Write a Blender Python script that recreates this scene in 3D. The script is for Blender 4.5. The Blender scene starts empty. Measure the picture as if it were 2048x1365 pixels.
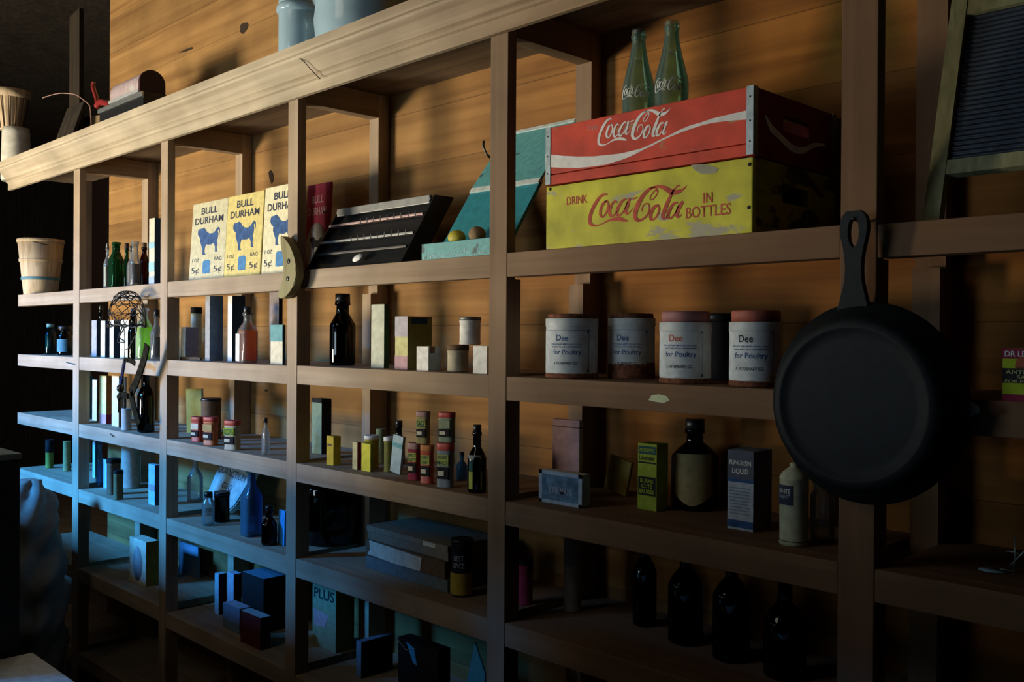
import bpy, bmesh, math, random
from mathutils import Vector, Matrix
random.seed(7)
S = bpy.context.scene
COL = S.collection
PI = math.pi
# ------------------------------------------------------------------ camera, light, exposure
CZ = 1.45                      # eye height above the floor
CD = 1.35672                   # eye to the front of the shelving (front plane is y = 0)
FPX = 1895.0
yaw, pit, roll = math.radians(45.2126), math.radians(-.2164), math.radians(.3883)
Fv = Vector((-math.sin(yaw)*math.cos(pit), math.cos(yaw)*math.cos(pit), math.sin(pit)))
Rv = Fv.cross(Vector((0, 0, 1))).normalized()
Uv = Rv.cross(Fv)
Rr = Rv*math.cos(roll) + Uv*math.sin(roll)
Ur = Uv*math.cos(roll) - Rv*math.sin(roll)
cam = bpy.data.cameras.new('camera')
camo = bpy.data.objects.new('camera', cam)
COL.objects.link(camo)
cam.sensor_width = 36
cam.lens = FPX*36/2048
cam.clip_start = .05
M3 = Matrix((Rr, Ur, -Fv)).transposed()
camo.matrix_world = Matrix.Translation((0, -CD, CZ)) @ M3.to_4x4()
S.camera = camo
S.view_settings.view_transform = 'Standard'
S.view_settings.look = 'None'
S.view_settings.exposure = 0.0
S.view_settings.gamma = 1
S.view_settings.use_curve_mapping = False
W = bpy.data.worlds.new('world'); S.world = W; W.use_nodes = True
W.node_tree.nodes['Background'].inputs[0].default_value = (.55, .7, 1, 1)
W.node_tree.nodes['Background'].inputs[1].default_value = .35

def area(name, loc, target, sx, sy, power, color):
    l = bpy.data.lights.new(name, 'AREA'); l.shape = 'RECTANGLE'; l.size = sx; l.size_y = sy
    l.energy = power; l.color = color
    o = bpy.data.objects.new(name, l); COL.objects.link(o); o.location = loc
    o.rotation_euler = (Vector(target)-Vector(loc)).to_track_quat('-Z', 'Y').to_euler()
    return o
# sunlit ground seen through the doorway, and the open sky above it
area('doorway_daylight', (-5.0, -3.25, .90), (-3.0, 0, 1.6), 1.1, .9, 255, (1, .85, .62))
area('sky_daylight', (-5.8, -6.6, 4.3), (-2.9, 0, .8), 2.4, 1.8, 3900, (.05, .36, 1))
area('front_window_daylight', (-2.7, -2.93, 1.55), (-1.9, 0, 1.7), .9, .7, 16, (.66, .86, 1))
area('weak_fill_light', (-2.2, -2.6, 3.0), (-.8, 0, 1.0), 1.0, .8, 5, (1, .86, .66))  # weak fill light added to lift the dark right-hand shelves

# ------------------------------------------------------------------ survey helpers
def ray(x, y):
    return Fv*1 + Rr*((x-1024)/FPX) - Ur*((y-682.5)/FPX)
def at(x, y, Y):               # point at depth Y that stands in direction (x, y)
    d = ray(x, y); q = d*((CD+Y)/d.y); return Vector((q.x, Y, q.z+CZ))
def gx(x, Y, y=700): return at(x, y, Y).x
def gz(x, y, Y): return at(x, y, Y).z
def on(x, y, z):               # point on the level z (eye-relative)
    d = ray(x, y); q = d*(z/d.z); return Vector((q.x, q.y-CD, z+CZ))
def ydepth(X, x, y=700):       # depth at which world X appears in column x
    d = ray(x, y); return X*d.y/d.x - CD

# ------------------------------------------------------------------ materials
MATS = {}
def nodes(name):
    m = bpy.data.materials.new(name); m.use_nodes = True
    nt = m.node_tree; return m, nt, nt.nodes['Principled BSDF']
def mat(name, rgb, rough=.6, metal=0, spec=.4, var=.12, scale=60, dirt=None, dirt_amt=.0, bump=0):
    if name in MATS: return MATS[name]
    m, nt, b = nodes(name)
    tc = nt.nodes.new('ShaderNodeTexCoord')
    n = nt.nodes.new('ShaderNodeTexNoise'); n.inputs['Scale'].default_value = scale; n.inputs['Detail'].default_value = 5
    nt.links.new(tc.outputs['Object'], n.inputs['Vector'])
    r = nt.nodes.new('ShaderNodeValToRGB')
    lo = [c*(1-var*1.6) for c in rgb]; hi = [min(1, c*(1+var)) for c in rgb]
    r.color_ramp.elements[0].position = .3; r.color_ramp.elements[0].color = (*lo, 1)
    r.color_ramp.elements[1].position = .7; r.color_ramp.elements[1].color = (*hi, 1)
    nt.links.new(n.outputs['Fac'], r.inputs['Fac'])
    out = r.outputs['Color']
    if dirt:
        n2 = nt.nodes.new('ShaderNodeTexNoise'); n2.inputs['Scale'].default_value = scale*.35; n2.inputs['Detail'].default_value = 8
        nt.links.new(tc.outputs['Object'], n2.inputs['Vector'])
        r2 = nt.nodes.new('ShaderNodeValToRGB')
        r2.color_ramp.elements[0].position = .62-dirt_amt; r2.color_ramp.elements[0].color = (0, 0, 0, 1)
        r2.color_ramp.elements[1].position = .68-dirt_amt; r2.color_ramp.elements[1].color = (1, 1, 1, 1)
        nt.links.new(n2.outputs['Fac'], r2.inputs['Fac'])
        mx = nt.nodes.new('ShaderNodeMix'); mx.data_type = 'RGBA'
        nt.links.new(r2.outputs['Color'], mx.inputs[0]); nt.links.new(out, mx.inputs[6])
        mx.inputs[7].default_value = (*dirt, 1); out = mx.outputs[2]
    nt.links.new(out, b.inputs['Base Color'])
    b.inputs['Roughness'].default_value = rough; b.inputs['Metallic'].default_value = metal
    b.inputs['Specular IOR Level'].default_value = spec
    if bump:
        bp = nt.nodes.new('ShaderNodeBump'); bp.inputs['Strength'].default_value = bump; bp.inputs['Distance'].default_value = .002
        nt.links.new(n.outputs['Fac'], bp.inputs['Height']); nt.links.new(bp.outputs['Normal'], b.inputs['Normal'])
    MATS[name] = m; return m
def wood(name, c1, c2, axis='X', rough=.75, scale=1.0, boards=0, spec=.2, right_tint=None, ox=0, seamd=.45):
    if name in MATS: return MATS[name]
    m, nt, b = nodes(name); L = nt.links.new
    tc = nt.nodes.new('ShaderNodeTexCoord'); mp = nt.nodes.new('ShaderNodeMapping')
    lo, hi = 1.6*scale, 42*scale
    mp.inputs['Scale'].default_value = {'X': (lo, hi, hi), 'Z': (hi, hi, lo), 'Y': (hi, lo, hi)}[axis]
    L(tc.outputs['Object'], mp.inputs['Vector'])
    n = nt.nodes.new('ShaderNodeTexNoise'); n.inputs['Scale'].default_value = 1; n.inputs['Detail'].default_value = 7
    n.inputs['Distortion'].default_value = .6
    L(mp.outputs['Vector'], n.inputs['Vector'])
    r = nt.nodes.new('ShaderNodeValToRGB')
    r.color_ramp.elements[0].position = .32; r.color_ramp.elements[0].color = (*c1, 1)
    r.color_ramp.elements[1].position = .68; r.color_ramp.elements[1].color = (*c2, 1)
    L(n.outputs['Fac'], r.inputs['Fac']); out = r.outputs['Color']
    n3 = nt.nodes.new('ShaderNodeTexNoise'); n3.inputs['Scale'].default_value = 5; n3.inputs['Detail'].default_value = 3
    L(tc.outputs['Object'], n3.inputs['Vector'])
    r3 = nt.nodes.new('ShaderNodeMapRange'); r3.inputs[1].default_value = .3; r3.inputs[2].default_value = .7; r3.inputs[3].default_value = .78; r3.inputs[4].default_value = 1.12
    L(n3.outputs['Fac'], r3.inputs[0])
    hs = nt.nodes.new('ShaderNodeHueSaturation'); L(out, hs.inputs['Color']); L(r3.outputs[0], hs.inputs['Value']); out = hs.outputs['Color']
    h = n.outputs['Fac']
    if right_tint:               # tone multiplied darker and browner toward the right
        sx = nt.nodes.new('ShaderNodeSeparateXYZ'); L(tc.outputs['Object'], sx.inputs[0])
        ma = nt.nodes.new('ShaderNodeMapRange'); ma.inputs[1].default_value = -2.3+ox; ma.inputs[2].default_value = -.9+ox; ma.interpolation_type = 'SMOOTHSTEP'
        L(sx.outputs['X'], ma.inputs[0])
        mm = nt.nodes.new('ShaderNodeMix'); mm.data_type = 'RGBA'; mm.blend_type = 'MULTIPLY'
        L(ma.outputs[0], mm.inputs[0]); L(out, mm.inputs[6]); mm.inputs[7].default_value = (*right_tint, 1); out = mm.outputs[2]
    if boards:
        sp = nt.nodes.new('ShaderNodeSeparateXYZ'); L(tc.outputs['Object'], sp.inputs[0])
        def math_(op, a, v=None):
            q = nt.nodes.new('ShaderNodeMath'); q.operation = op; L(a, q.inputs[0])
            if v is not None:
                if isinstance(v, float): q.inputs[1].default_value = v
                else: L(v, q.inputs[1])
            return q.outputs[0]
        dz = math_('DIVIDE', sp.outputs['Z'], float(boards)); fr = math_('FRACT', dz); fl = math_('FLOOR', dz)
        wn = nt.nodes.new('ShaderNodeTexWhiteNoise'); wn.noise_dimensions = '1D'; L(fl, wn.inputs['W'])
        mr = nt.nodes.new('ShaderNodeMapRange'); mr.inputs[3].default_value = .82; mr.inputs[4].default_value = 1.12
        L(wn.outputs['Value'], mr.inputs[0])
        seam = math_('GREATER_THAN', fr, .014)
        v = math_('MULTIPLY', mr.outputs[0], math_('ADD', math_('MULTIPLY', seam, 1-seamd), seamd))
        hs2 = nt.nodes.new('ShaderNodeHueSaturation'); L(out, hs2.inputs['Color']); L(v, hs2.inputs['Value']); out = hs2.outputs['Color']
    L(out, b.inputs['Base Color']); b.inputs['Roughness'].default_value = rough; b.inputs['Specular IOR Level'].default_value = spec
    bp = nt.nodes.new('ShaderNodeBump'); bp.inputs['Strength'].default_value = .2; bp.inputs['Distance'].default_value = .001
    L(h, bp.inputs['Height']); L(bp.outputs['Normal'], b.inputs['Normal'])
    MATS[name] = m; return m
def glass(name, rgb, rough=.03, ior=1.5, haze=0):     # thin-walled glass: tinted clear body under a sharp reflection
    if name in MATS: return MATS[name]
    m = bpy.data.materials.new(name); m.use_nodes = True; nt = m.node_tree; nt.nodes.clear(); L = nt.links.new
    o = nt.nodes.new('ShaderNodeOutputMaterial'); mx = nt.nodes.new('ShaderNodeMixShader'); fr = nt.nodes.new('ShaderNodeFresnel')
    tr = nt.nodes.new('ShaderNodeBsdfTransparent'); gl = nt.nodes.new('ShaderNodeBsdfGlossy')
    fr.inputs['IOR'].default_value = ior; tr.inputs[0].default_value = (*rgb, 1); gl.inputs['Roughness'].default_value = rough
    L(fr.outputs[0], mx.inputs[0]); L(tr.outputs[0], mx.inputs[1]); L(gl.outputs[0], mx.inputs[2]); 
    if haze:               # pale diffuse haze mixed over the clear glass
        m2 = nt.nodes.new('ShaderNodeMixShader'); df = nt.nodes.new('ShaderNodeBsdfDiffuse'); df.inputs[0].default_value = (*[min(1, .25+c*.6) if c > .5 else c for c in rgb], 1)
        m2.inputs[0].default_value = haze; L(mx.outputs[0], m2.inputs[1]); L(df.outputs[0], m2.inputs[2]); L(m2.outputs[0], o.inputs[0])
    else: L(mx.outputs[0], o.inputs[0])
    MATS[name] = m; return m
def liquid(name, rgb):
    m = bpy.data.materials.new(name); m.use_nodes = True; nt = m.node_tree; nt.nodes.clear(); L = nt.links.new
    o = nt.nodes.new('ShaderNodeOutputMaterial'); mx = nt.nodes.new('ShaderNodeMixShader'); mx.inputs[0].default_value = .65
    a = nt.nodes.new('ShaderNodeBsdfDiffuse'); b = nt.nodes.new('ShaderNodeBsdfTranslucent'); a.inputs[0].default_value = (*rgb, 1); b.inputs[0].default_value = (*rgb, 1)
    L(a.outputs[0], mx.inputs[1]); L(b.outputs[0], mx.inputs[2]); L(mx.outputs[0], o.inputs[0]); return m
def paper(name, rgb, **k): return mat(name, rgb, rough=.8, spec=.2, **k)

RTINT = (.50, .36, .27)
SHELFW = wood('shelf wood', (.36, .275, .19), (.46, .37, .27), 'X', right_tint=RTINT)
POSTW = wood('post wood', (.36, .275, .19), (.46, .36, .26), 'Z', right_tint=RTINT)
BRACEW = wood('brace wood', (.26, .19, .12), (.38, .29, .19), 'Y', right_tint=RTINT)
CORNW = wood('cornice wood', (.42, .35, .25), (.56, .49, .37), 'X', right_tint=(.60, .45, .34))
WALLW = wood('pine wall boards', (.24, .125, .042), (.41, .235, .085), 'X', boards=.148, scale=.6, seamd=.5, right_tint=(.95, .66, .34))
FLOORW = wood('floor boards', (.10, .08, .06), (.18, .15, .11), 'X')
DARKW = wood('dark old wood', (.02, .017, .014), (.05, .04, .03), 'Z')
IRON = mat('black cast iron', (.0035, .008, .012), rough=.6, spec=.22, var=.3, bump=.2)
BLACK = mat('black metal', (.012, .014, .016), rough=.35, spec=.5)
WIRE = mat('dark wire', (.03, .03, .03), rough=.5, metal=.6)
INK = mat('navy ink', (.03, .04, .08), rough=.8)
BLUEINK = mat('blue ink', (.03, .10, .28), rough=.8, var=.3)
REDINK = mat('red ink', (.52, .09, .05), rough=.75, var=.2)
WHITEP = mat('white paint', (.78, .77, .74), rough=.6, var=.08)
BLACKINK = mat('black ink', (.015, .015, .02), rough=.8)
GOLDINK = mat('pale yellow ink', (.55, .58, .2), rough=.8)

# ------------------------------------------------------------------ mesh helpers
def new(): return bmesh.new()
def box(bm, x0, x1, y0, y1, z0, z1, bev=0, mi=0):
    vs = [bm.verts.new((x, y, z)) for x in (x0, x1) for y in (y0, y1) for z in (z0, z1)]
    fs = [bm.faces.new([vs[i] for i in f]) for f in ((0, 1, 3, 2), (4, 6, 7, 5), (0, 4, 5, 1), (2, 3, 7, 6), (0, 2, 6, 4), (1, 5, 7, 3))]
    for f in fs: f.material_index = mi
    if bev:
        es = set(e for f in fs for e in f.edges)
        bmesh.ops.bevel(bm, geom=list(es), offset=bev, segments=2, affect='EDGES', profile=.6)
    return vs
def lathe(bm, prof, seg=32, cx=0, cy=0, cz=0, n=2, sx=1, sy=1, axis='Z', mi=0):
    rings = []
    for r, z in prof:
        ring = []
        for i in range(seg):
            a = 2*PI*(i+.5)/seg; c, s = math.cos(a), math.sin(a)
            k = (abs(c)**n+abs(s)**n)**(-1/n) if n != 2 else 1
            x, y = r*k*c*sx, r*k*s*sy
            p = {'Z': (x, y, z), 'Y': (x, z, y), 'X': (z, x, y)}[axis]
            ring.append(bm.verts.new((p[0]+cx, p[1]+cy, p[2]+cz)))
        rings.append(ring)
    for a, b in zip(rings, rings[1:]):
        for i in range(seg):
            j = (i+1) % seg
            f = bm.faces.new((a[i], a[j], b[j], b[i])); f.smooth = True; f.material_index = mi
    if prof[0][0] > 1e-5: bm.faces.new(rings[0][::-1]).material_index = mi
    if prof[-1][0] > 1e-5: bm.faces.new(rings[-1]).material_index = mi
def tube(bm, pts, r, seg=6):
    pts = [Vector(p) for p in pts]; rings = []
    for i, p in enumerate(pts):
        t = (pts[min(i+1, len(pts)-1)]-pts[max(i-1, 0)]).normalized()
        u = t.cross(Vector((0, 0, 1)) if abs(t.z) < .9 else Vector((1, 0, 0))).normalized(); v = t.cross(u)
        rings.append([bm.verts.new(p+u*r*math.cos(2*PI*k/seg)+v*r*math.sin(2*PI*k/seg)) for k in range(seg)])
    for a, b in zip(rings, rings[1:]):
        for i in range(seg):
            f = bm.faces.new((a[i], a[(i+1) % seg], b[(i+1) % seg], b[i])); f.smooth = True
    bm.faces.new(rings[0][::-1]); bm.faces.new(rings[-1])
def smooth(pts, k=6, closed=False):
    n = len(pts); out = []
    D = len(pts[0])
    rng = range(n) if closed else range(n-1)
    for i in rng:
        if closed: p = [pts[(i+d) % n] for d in (-1, 0, 1, 2)]
        else: p = [pts[max(0, min(n-1, i+d))] for d in (-1, 0, 1, 2)]
        for s in range(k):
            t = s/k
            out.append(tuple(.5*((2*p[1][q])+(-p[0][q]+p[2][q])*t+(2*p[0][q]-5*p[1][q]+4*p[2][q]-p[3][q])*t*t+(-p[0][q]+3*p[1][q]-3*p[2][q]+p[3][q])*t**3) for q in range(D)))
    if not closed: out.append(tuple(pts[-1]))
    return out
def ribbon(bm, pts, y=0, k=6, f=lambda x, z: None):   # brush stroke in the xz plane: (x, z, width)
    q = smooth(pts, k); prev = None
    for i, (x, z, w) in enumerate(q):
        a = q[max(0, i-1)]; b = q[min(len(q)-1, i+1)]
        dx, dz = b[0]-a[0], b[1]-a[1]; l = math.hypot(dx, dz) or 1
        nx, nz = -dz/l*max(w, .0002)/2, dx/l*max(w, .0002)/2
        c = (bm.verts.new((x-nx, y, z-nz)), bm.verts.new((x+nx, y, z+nz)))
        if prev: bm.faces.new((prev[0], c[0], c[1], prev[1]))
        prev = c
def poly(bm, pts, y0, y1, mi=0):          # outline in xz given a thickness along y
    a = [bm.verts.new((p[0], y0, p[1])) for p in pts]; b = [bm.verts.new((p[0], y1, p[1])) for p in pts]
    bm.faces.new(a).material_index = mi; bm.faces.new(b[::-1]).material_index = mi
    for i in range(len(pts)):
        j = (i+1) % len(pts); bm.faces.new((a[j], a[i], b[i], b[j])).material_index = mi
def obj(name, bm, m, parent=None, loc=(0, 0, 0), rot=(0, 0, 0)):
    me = bpy.data.meshes.new(name)
    bmesh.ops.recalc_face_normals(bm, faces=bm.faces)
    bm.to_mesh(me); bm.free()
    for q in (m if isinstance(m, (list, tuple)) else [m]): me.materials.append(q)
    o = bpy.data.objects.new(name, me); COL.objects.link(o); o.parent = parent
    o.location = loc; o.rotation_euler = rot
    return o
def tag(o, label, cat, group=None):
    o['label'] = label; o['category'] = cat
    if group: o['group'] = group
    return o
def thing(name, label, cat, loc=(0, 0, 0), rot=(0, 0, 0), group=None):
    o = bpy.data.objects.new(name, None); o.empty_display_size = .05; COL.objects.link(o)
    o.location = loc; o.rotation_euler = rot
    return tag(o, label, cat, group)
def struct(name, bm, m, parent=None):
    o = obj(name, bm, m, parent)
    if parent is None: o['kind'] = 'structure'
    return o
def text_bm(s, w, h, bold=.0, shear=0, r=0, a0=0):      # lettering fitted to w x h, centred, facing -y; r: wrapped round a radius
    cu = bpy.data.curves.new('t', 'FONT'); cu.body = s; cu.size = 1; cu.offset = bold; cu.shear = shear
    cu.align_x = 'CENTER'; cu.resolution_u = 3; cu.space_line = .95
    o = bpy.data.objects.new('t', cu); COL.objects.link(o)
    dg = bpy.context.evaluated_depsgraph_get()
    me = bpy.data.meshes.new_from_object(o.evaluated_get(dg))
    bm = new(); bm.from_mesh(me)
    bpy.data.objects.remove(o); bpy.data.meshes.remove(me); bpy.data.curves.remove(cu)
    xs = [v.co.x for v in bm.verts]; ys = [v.co.y for v in bm.verts]
    x0, x1, y0, y1 = min(xs), max(xs), min(ys), max(ys)
    for v in bm.verts:
        x = ((v.co.x-x0)/(x1-x0)-.5)*w; z = ((v.co.y-y0)/(y1-y0)-.5)*h
        if r: a = a0+x/r; v.co = (r*math.sin(a), -r*math.cos(a), z)
        else: v.co = (x, 0, z)
    bm.normal_update()
    return bm
def letters(parent, s, w, h, x, y, z, m, bold=.01, shear=0, r=0, a0=0, name='lettering'):
    bm = text_bm(s, w, h, bold, shear, r, a0)
    return obj(name, bm, m, parent, (x, y, z))
def curved_patch(bm, r, a0, a1, z0, z1, n=14, mi=0):    # label wrapped on a round can (angle 0 faces -y)
    prev = None
    for i in range(n+1):
        a = a0+(a1-a0)*i/n
        c = (bm.verts.new((r*math.sin(a), -r*math.cos(a), z0)), bm.verts.new((r*math.sin(a), -r*math.cos(a), z1)))
        if prev:
            f = bm.faces.new((prev[0], c[0], c[1], prev[1])); f.smooth = True; f.material_index = mi
        prev = c

# ------------------------------------------------------------------ the room
Z = lambda z: z+CZ
bm = new(); box(bm, -4.16, 1.6, .30, .34, 0, 3.4)
wall = struct('wall_back', bm, WALLW)
bm = new(); box(bm, -12.0, 1.6, -3.0, 3.0, -.05, 0); struct('floor', bm, FLOORW)
bm = new(); box(bm, -12.0, 1.6, -3.0, 3.0, 3.4, 3.45); struct('ceiling', bm, DARKW)
bm = new(); box(bm, -12.06, -12.0, -3.0, 3.0, 0, 3.4); struct('wall_left', bm, DARKW)
bm = new(); box(bm, 1.6, 1.66, -3.0, .34, 0, 3.4); struct('wall_right', bm, DARKW)
# front wall with the open doorway the daylight comes through
bm = new(); box(bm, -12.0, -5.75, -3.06, -3.0, 0, 3.4); box(bm, -4.15, -3.15, -3.06, -3.0, 0, 3.4); box(bm, -2.25, 1.6, -3.06, -3.0, 0, 3.4); box(bm, -3.15, -2.25, -3.06, -3.0, 0, 1.2); box(bm, -3.15, -2.25, -3.06, -3.0, 2.05, 3.4); box(bm, -5.75, -4.15, -3.06, -3.0, 2.6, 3.4)
struct('wall_front', bm, DARKW)
bm = new(); box(bm, -3.42, -3.34, -3.0, -2.0, 0, 3.4); struct('wall_light_baffle', bm, DARKW)  # unseen stub wall added to dim the daylight toward the right
bm = new(); box(bm, -12.0, -4.16, 3.0, 3.06, 0, 3.4); struct('wall_far', bm, mat('dim brown wall', (.10, .06, .05)))
bm = new(); box(bm, -4.16, -4.10, .3405, 3.0, 0, 3.4); struct('wall_inner', bm, DARKW)
# knots in the wall boards
def wall_spot(pts):
    b = new(); q = [at(x, y, .299) for x, y in pts]
    poly(b, [(p.x, p.z) for p in q], .2985, .301)
    k = obj('knot', b, mat('knot', (.035, .02, .01), rough=.9), wall)
wall_spot([(481, 50), (486, 46), (494, 45), (497, 50), (493, 60), (486, 68), (480, 64)])
wall_spot([(356, 106), (370, 99), (384, 94), (385, 98), (372, 103)])
wall_spot([(537, 345), (541, 340), (546, 348), (547, 362), (543, 368), (539, 358)])
wall_spot([(529, 780), (534, 779), (536, 783), (530, 784)])

# ------------------------------------------------------------------ the shelving
POSTS = [(-3.743, -3.683), (-2.990, -2.940), (-2.220, -2.172), (-1.4355, -1.384), (-.666, -.610), (.105, .160)]
ENDX = -4.375
ROWS = 'ABCDE'
ZT = {}
for r_, vals in {'A': (.168, .1687, .171, .174, .173, .1695), 'B': (-.0865, -.085, -.0798, -.078, -.080, -.0805),
                 'C': (-.3355, -.338, -.3355, -.336, -.336, -.3365), 'D': (-.574, -.584, -.589, -.588, -.585, -.585),
                 'E': (-.882, -.882, -.893, -.896, -.895, -.895), 'F': (-1.2,)*6}.items():
    for i, v in enumerate(vals): ZT[r_, i] = v
unit = thing('wooden_shelving', 'tall open wooden wall shelving with a moulded cornice, filled with old tins and bottles', 'shelving', (-2.2, .15, 0))
def U(name, bm, m, parent=None):
    o = obj(name, bm, m, unit if parent is None else parent)
    if parent is None: o.location = (2.2, -.15, 0)
    return o
for i, (a, b) in enumerate(POSTS):
    bm = new(); box(bm, a, b, 0, .025, 0, Z(.645), .0015); box(bm, b-.022, b, .025, .041, 0, Z(.120)); U('post', bm, POSTW)
    bm = new(); box(bm, a+.005, b, .262, .298, 0, Z(.685)); box(bm, a+.01, b, .238, .262, 0, Z(.120)); U('rear_post', bm, POSTW)
    bm = new(); box(bm, a+.012, b, .0255, .2615, Z(.619), Z(.684)); U('brace', bm, BRACEW)
bm = new(); box(bm, ENDX, ENDX+.03, .262, .298, 0, Z(.685)); U('rear_post', bm, POSTW)
for r_ in 'ABCDEF':
    for i in range(6):
        x0 = ENDX if i == 0 else POSTS[i-1][1]+.0005
        x1 = POSTS[i][0]-.0005
        z = Z(ZT[r_, i]); y0 = .011 if (r_, i) == ('A', 3) else .001
        bm = new(); box(bm, x0, x1, y0, .037, z-.049, z, .0018); 
        box(bm, x0, x1, .037, .298, z-.022, z)
        b2 = U('shelf_board', bm, SHELFW)
bm = new(); box(bm, -4.465, .16, -.012, .297, Z(.6855), Z(.705)); U('top_board', bm, wood('shaded top board wood', (.13, .09, .06), (.20, .145, .09), 'X'))  # board wood darkened to hold the shade under the top
bm = new()
prof = [(0, .624), (-.012, .624), (-.012, .652), (-.018, .655), (-.020, .661), (-.018, .666), (-.024, .669), (-.030, .680), (-.041, .694), (-.053, .703), (-.056, .709), (-.062, .711), (-.064, .716), (-.064, .734), (-.058, .737), (0, .737), (0, .706), (-.0125, .7055), (-.0125, .685), (0, .685)]
rr = [[bm.verts.new((x, y, Z(z))) for y, z in prof] for x in (-4.47, .2)]
for i in range(len(prof)):
    j = (i+1) % len(prof); bm.faces.new((rr[0][i], rr[0][j], rr[1][j], rr[1][i]))
bm.faces.new(rr[0]); bm.faces.new(rr[1][::-1])
corn = U('cornice', bm, CORNW)
bm = new()
q = [at(x, y, -.045) for x, y in ((601, 108), (604, 117), (611, 126), (614, 136), (620, 146), (627, 155))]
q = [Vector((p.x, y, p.z)) for p, y in zip(q, (-.058, -.052, -.045, -.036, -.029, -.0255))]
tube(bm, q, .0012, 5)
obj('crack', bm, BLACKINK, corn)
bm = new(); q = at(1317, 797, 0); poly(bm, [(q.x+dx*.0011, q.z+dz*.0011) for dx, dz in ((-20, -4), (-14, 4), (0, 6), (15, 4), (22, -2), (10, -7), (-8, -6))], .0002, .0012)
U('paint_chip', bm, mat('pale paint', (.6, .68, .4)))
for (x, y, dx) in ((132, 725, .1), (220, 868, .04)):
    p = at(x, y, 0); bm = new(); tube(bm, [(p.x, .001, p.z), (p.x+dx, -.006, p.z-.006)], .0016, 5)
    U('nail', bm, WIRE)

# ------------------------------------------------------------------ generic goods
def bay_at(X): return min(5, sum(1 for a, b in POSTS if (a+b)/2 < X))
def headroom(row, bay, z):      # clear height under the board above
    return 9 if row == 'A' else ZT[ROWS[ROWS.index(row)-1], bay]-.0235-z
def carton(name, label, cat, x0, x1, x2, ytop, row, bay, Y, front, side=None, top=None, ybot=None, group=None, lean=0, rz=0, tilt=0, bev=.0012, zb=None):
    """box standing with its front face in columns x0..x1 and its right side out to x2; returns root, w, h, d"""
    X0, X1 = gx(x0, Y), gx(x1, Y)
    if row != 'A': bay = bay_at(X1-.001)
    z = ZT[row, bay] if zb is None else zb
    w = X1-X0; d = max(.008, min(ydepth(X1, x2)-Y, .27-Y)) if x2 > x1 else .02
    h = gz((x0+x1)/2, ytop, Y)-Z(z)
    h = min(h, headroom(row, bay, z)-abs(math.sin(tilt))*w)
    t = thing(name, label, cat, ((X0+X1)/2, Y+d/2, Z(z)+abs(math.sin(tilt))*w/2+(.0003 if tilt else 0)), (lean, tilt, rz), group)
    bm = new(); box(bm, -w/2, w/2, -d/2, d/2, 0, h, min(bev, w*.2, d*.2))
    ms = [front]
    if side or top:
        ms = [front, side or front, top or front]; bm.normal_update()
        for f in bm.faces:
            if abs(f.normal.x) > .7: f.material_index = 1
            elif f.normal.z > .7: f.material_index = 2
    obj('carton', bm, ms, t)
    t['_d'] = d
    return t, w, h, d
def plate(t, name, w, h, d, x0, x1, z0, z1, m, off=.0005, side=False):
    """thin printed label on the front (or right side) in fractions of the face"""
    bm = new()
    if side:
        box(bm, w/2, w/2+off, -d/2+x0*d, -d/2+x1*d, z0*h, z1*h)
    else:
        box(bm, -w/2+x0*w, -w/2+x1*w, -d/2-off, -d/2, z0*h, z1*h)
    return obj(name, bm, m, t)
def cyl_pos(xl, xr, Y, ytop, z):
    xm = (xl+xr)/2; p = at(xm, 700, Y)
    dist = (p-camo.location).dot(Fv)
    r = (xr-xl)/2*dist/FPX*.97
    return p.x, r, gz(xm, ytop, Y)-Z(z)
camo_loc = Vector((0, -CD, CZ))
def cyl_pos(xl, xr, Y, ytop, z):
    xm = (xl+xr)/2; p = at(xm, 700, Y)
    dist = (p-camo_loc).dot(Fv)
    return p.x, (xr-xl)/2*dist/FPX*.95, gz(xm, ytop, Y)-Z(z)
def fit_depth(z, r, Y): return min(max(Y, r+.004), .292-r)
def can(name, label, cat, xl, xr, ytop, row, bay, Y, body, lid=None, sx=1, sy=1, group=None, zb=None, n=2, lidh=.12, rim=True, rz=0):
    if row != 'A': bay = bay_at(gx((xl+xr)/2, Y))
    z = ZT[row, bay] if zb is None else zb
    X, r, h = cyl_pos(xl, xr, Y, ytop, z); h = min(h, headroom(row, bay, z))
    t = thing(name, label, cat, (X, Y, Z(z)), (0, 0, rz), group)
    lh = h*lidh if lid else 0
    bm = new()
    e = min(.002, r*.08)
    pr = [(r*.9, 0), (r, e), (r, e*2), (r-e*.6, e*3), (r-e*.6, h-lh-e*3), (r, h-lh-e*2), (r, h-lh-e), (r*.93, h-lh)] if rim else [(r*.94, 0), (r, .002), (r, h-lh-.002), (r*.96, h-lh)]
    lathe(bm, pr, 36, n=n, sx=sx, sy=sy); obj('body', bm, body, t)
    if lid:
        bm = new(); lathe(bm, [(r*.96, h-lh), (r*1.01, h-lh+.0008), (r*1.01, h-e), (r*.96, h), (r*.9, h-.0015)], 36, n=n, sx=sx, sy=sy)
        obj('lid', bm, lid, t)
    return t, r, h
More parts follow.
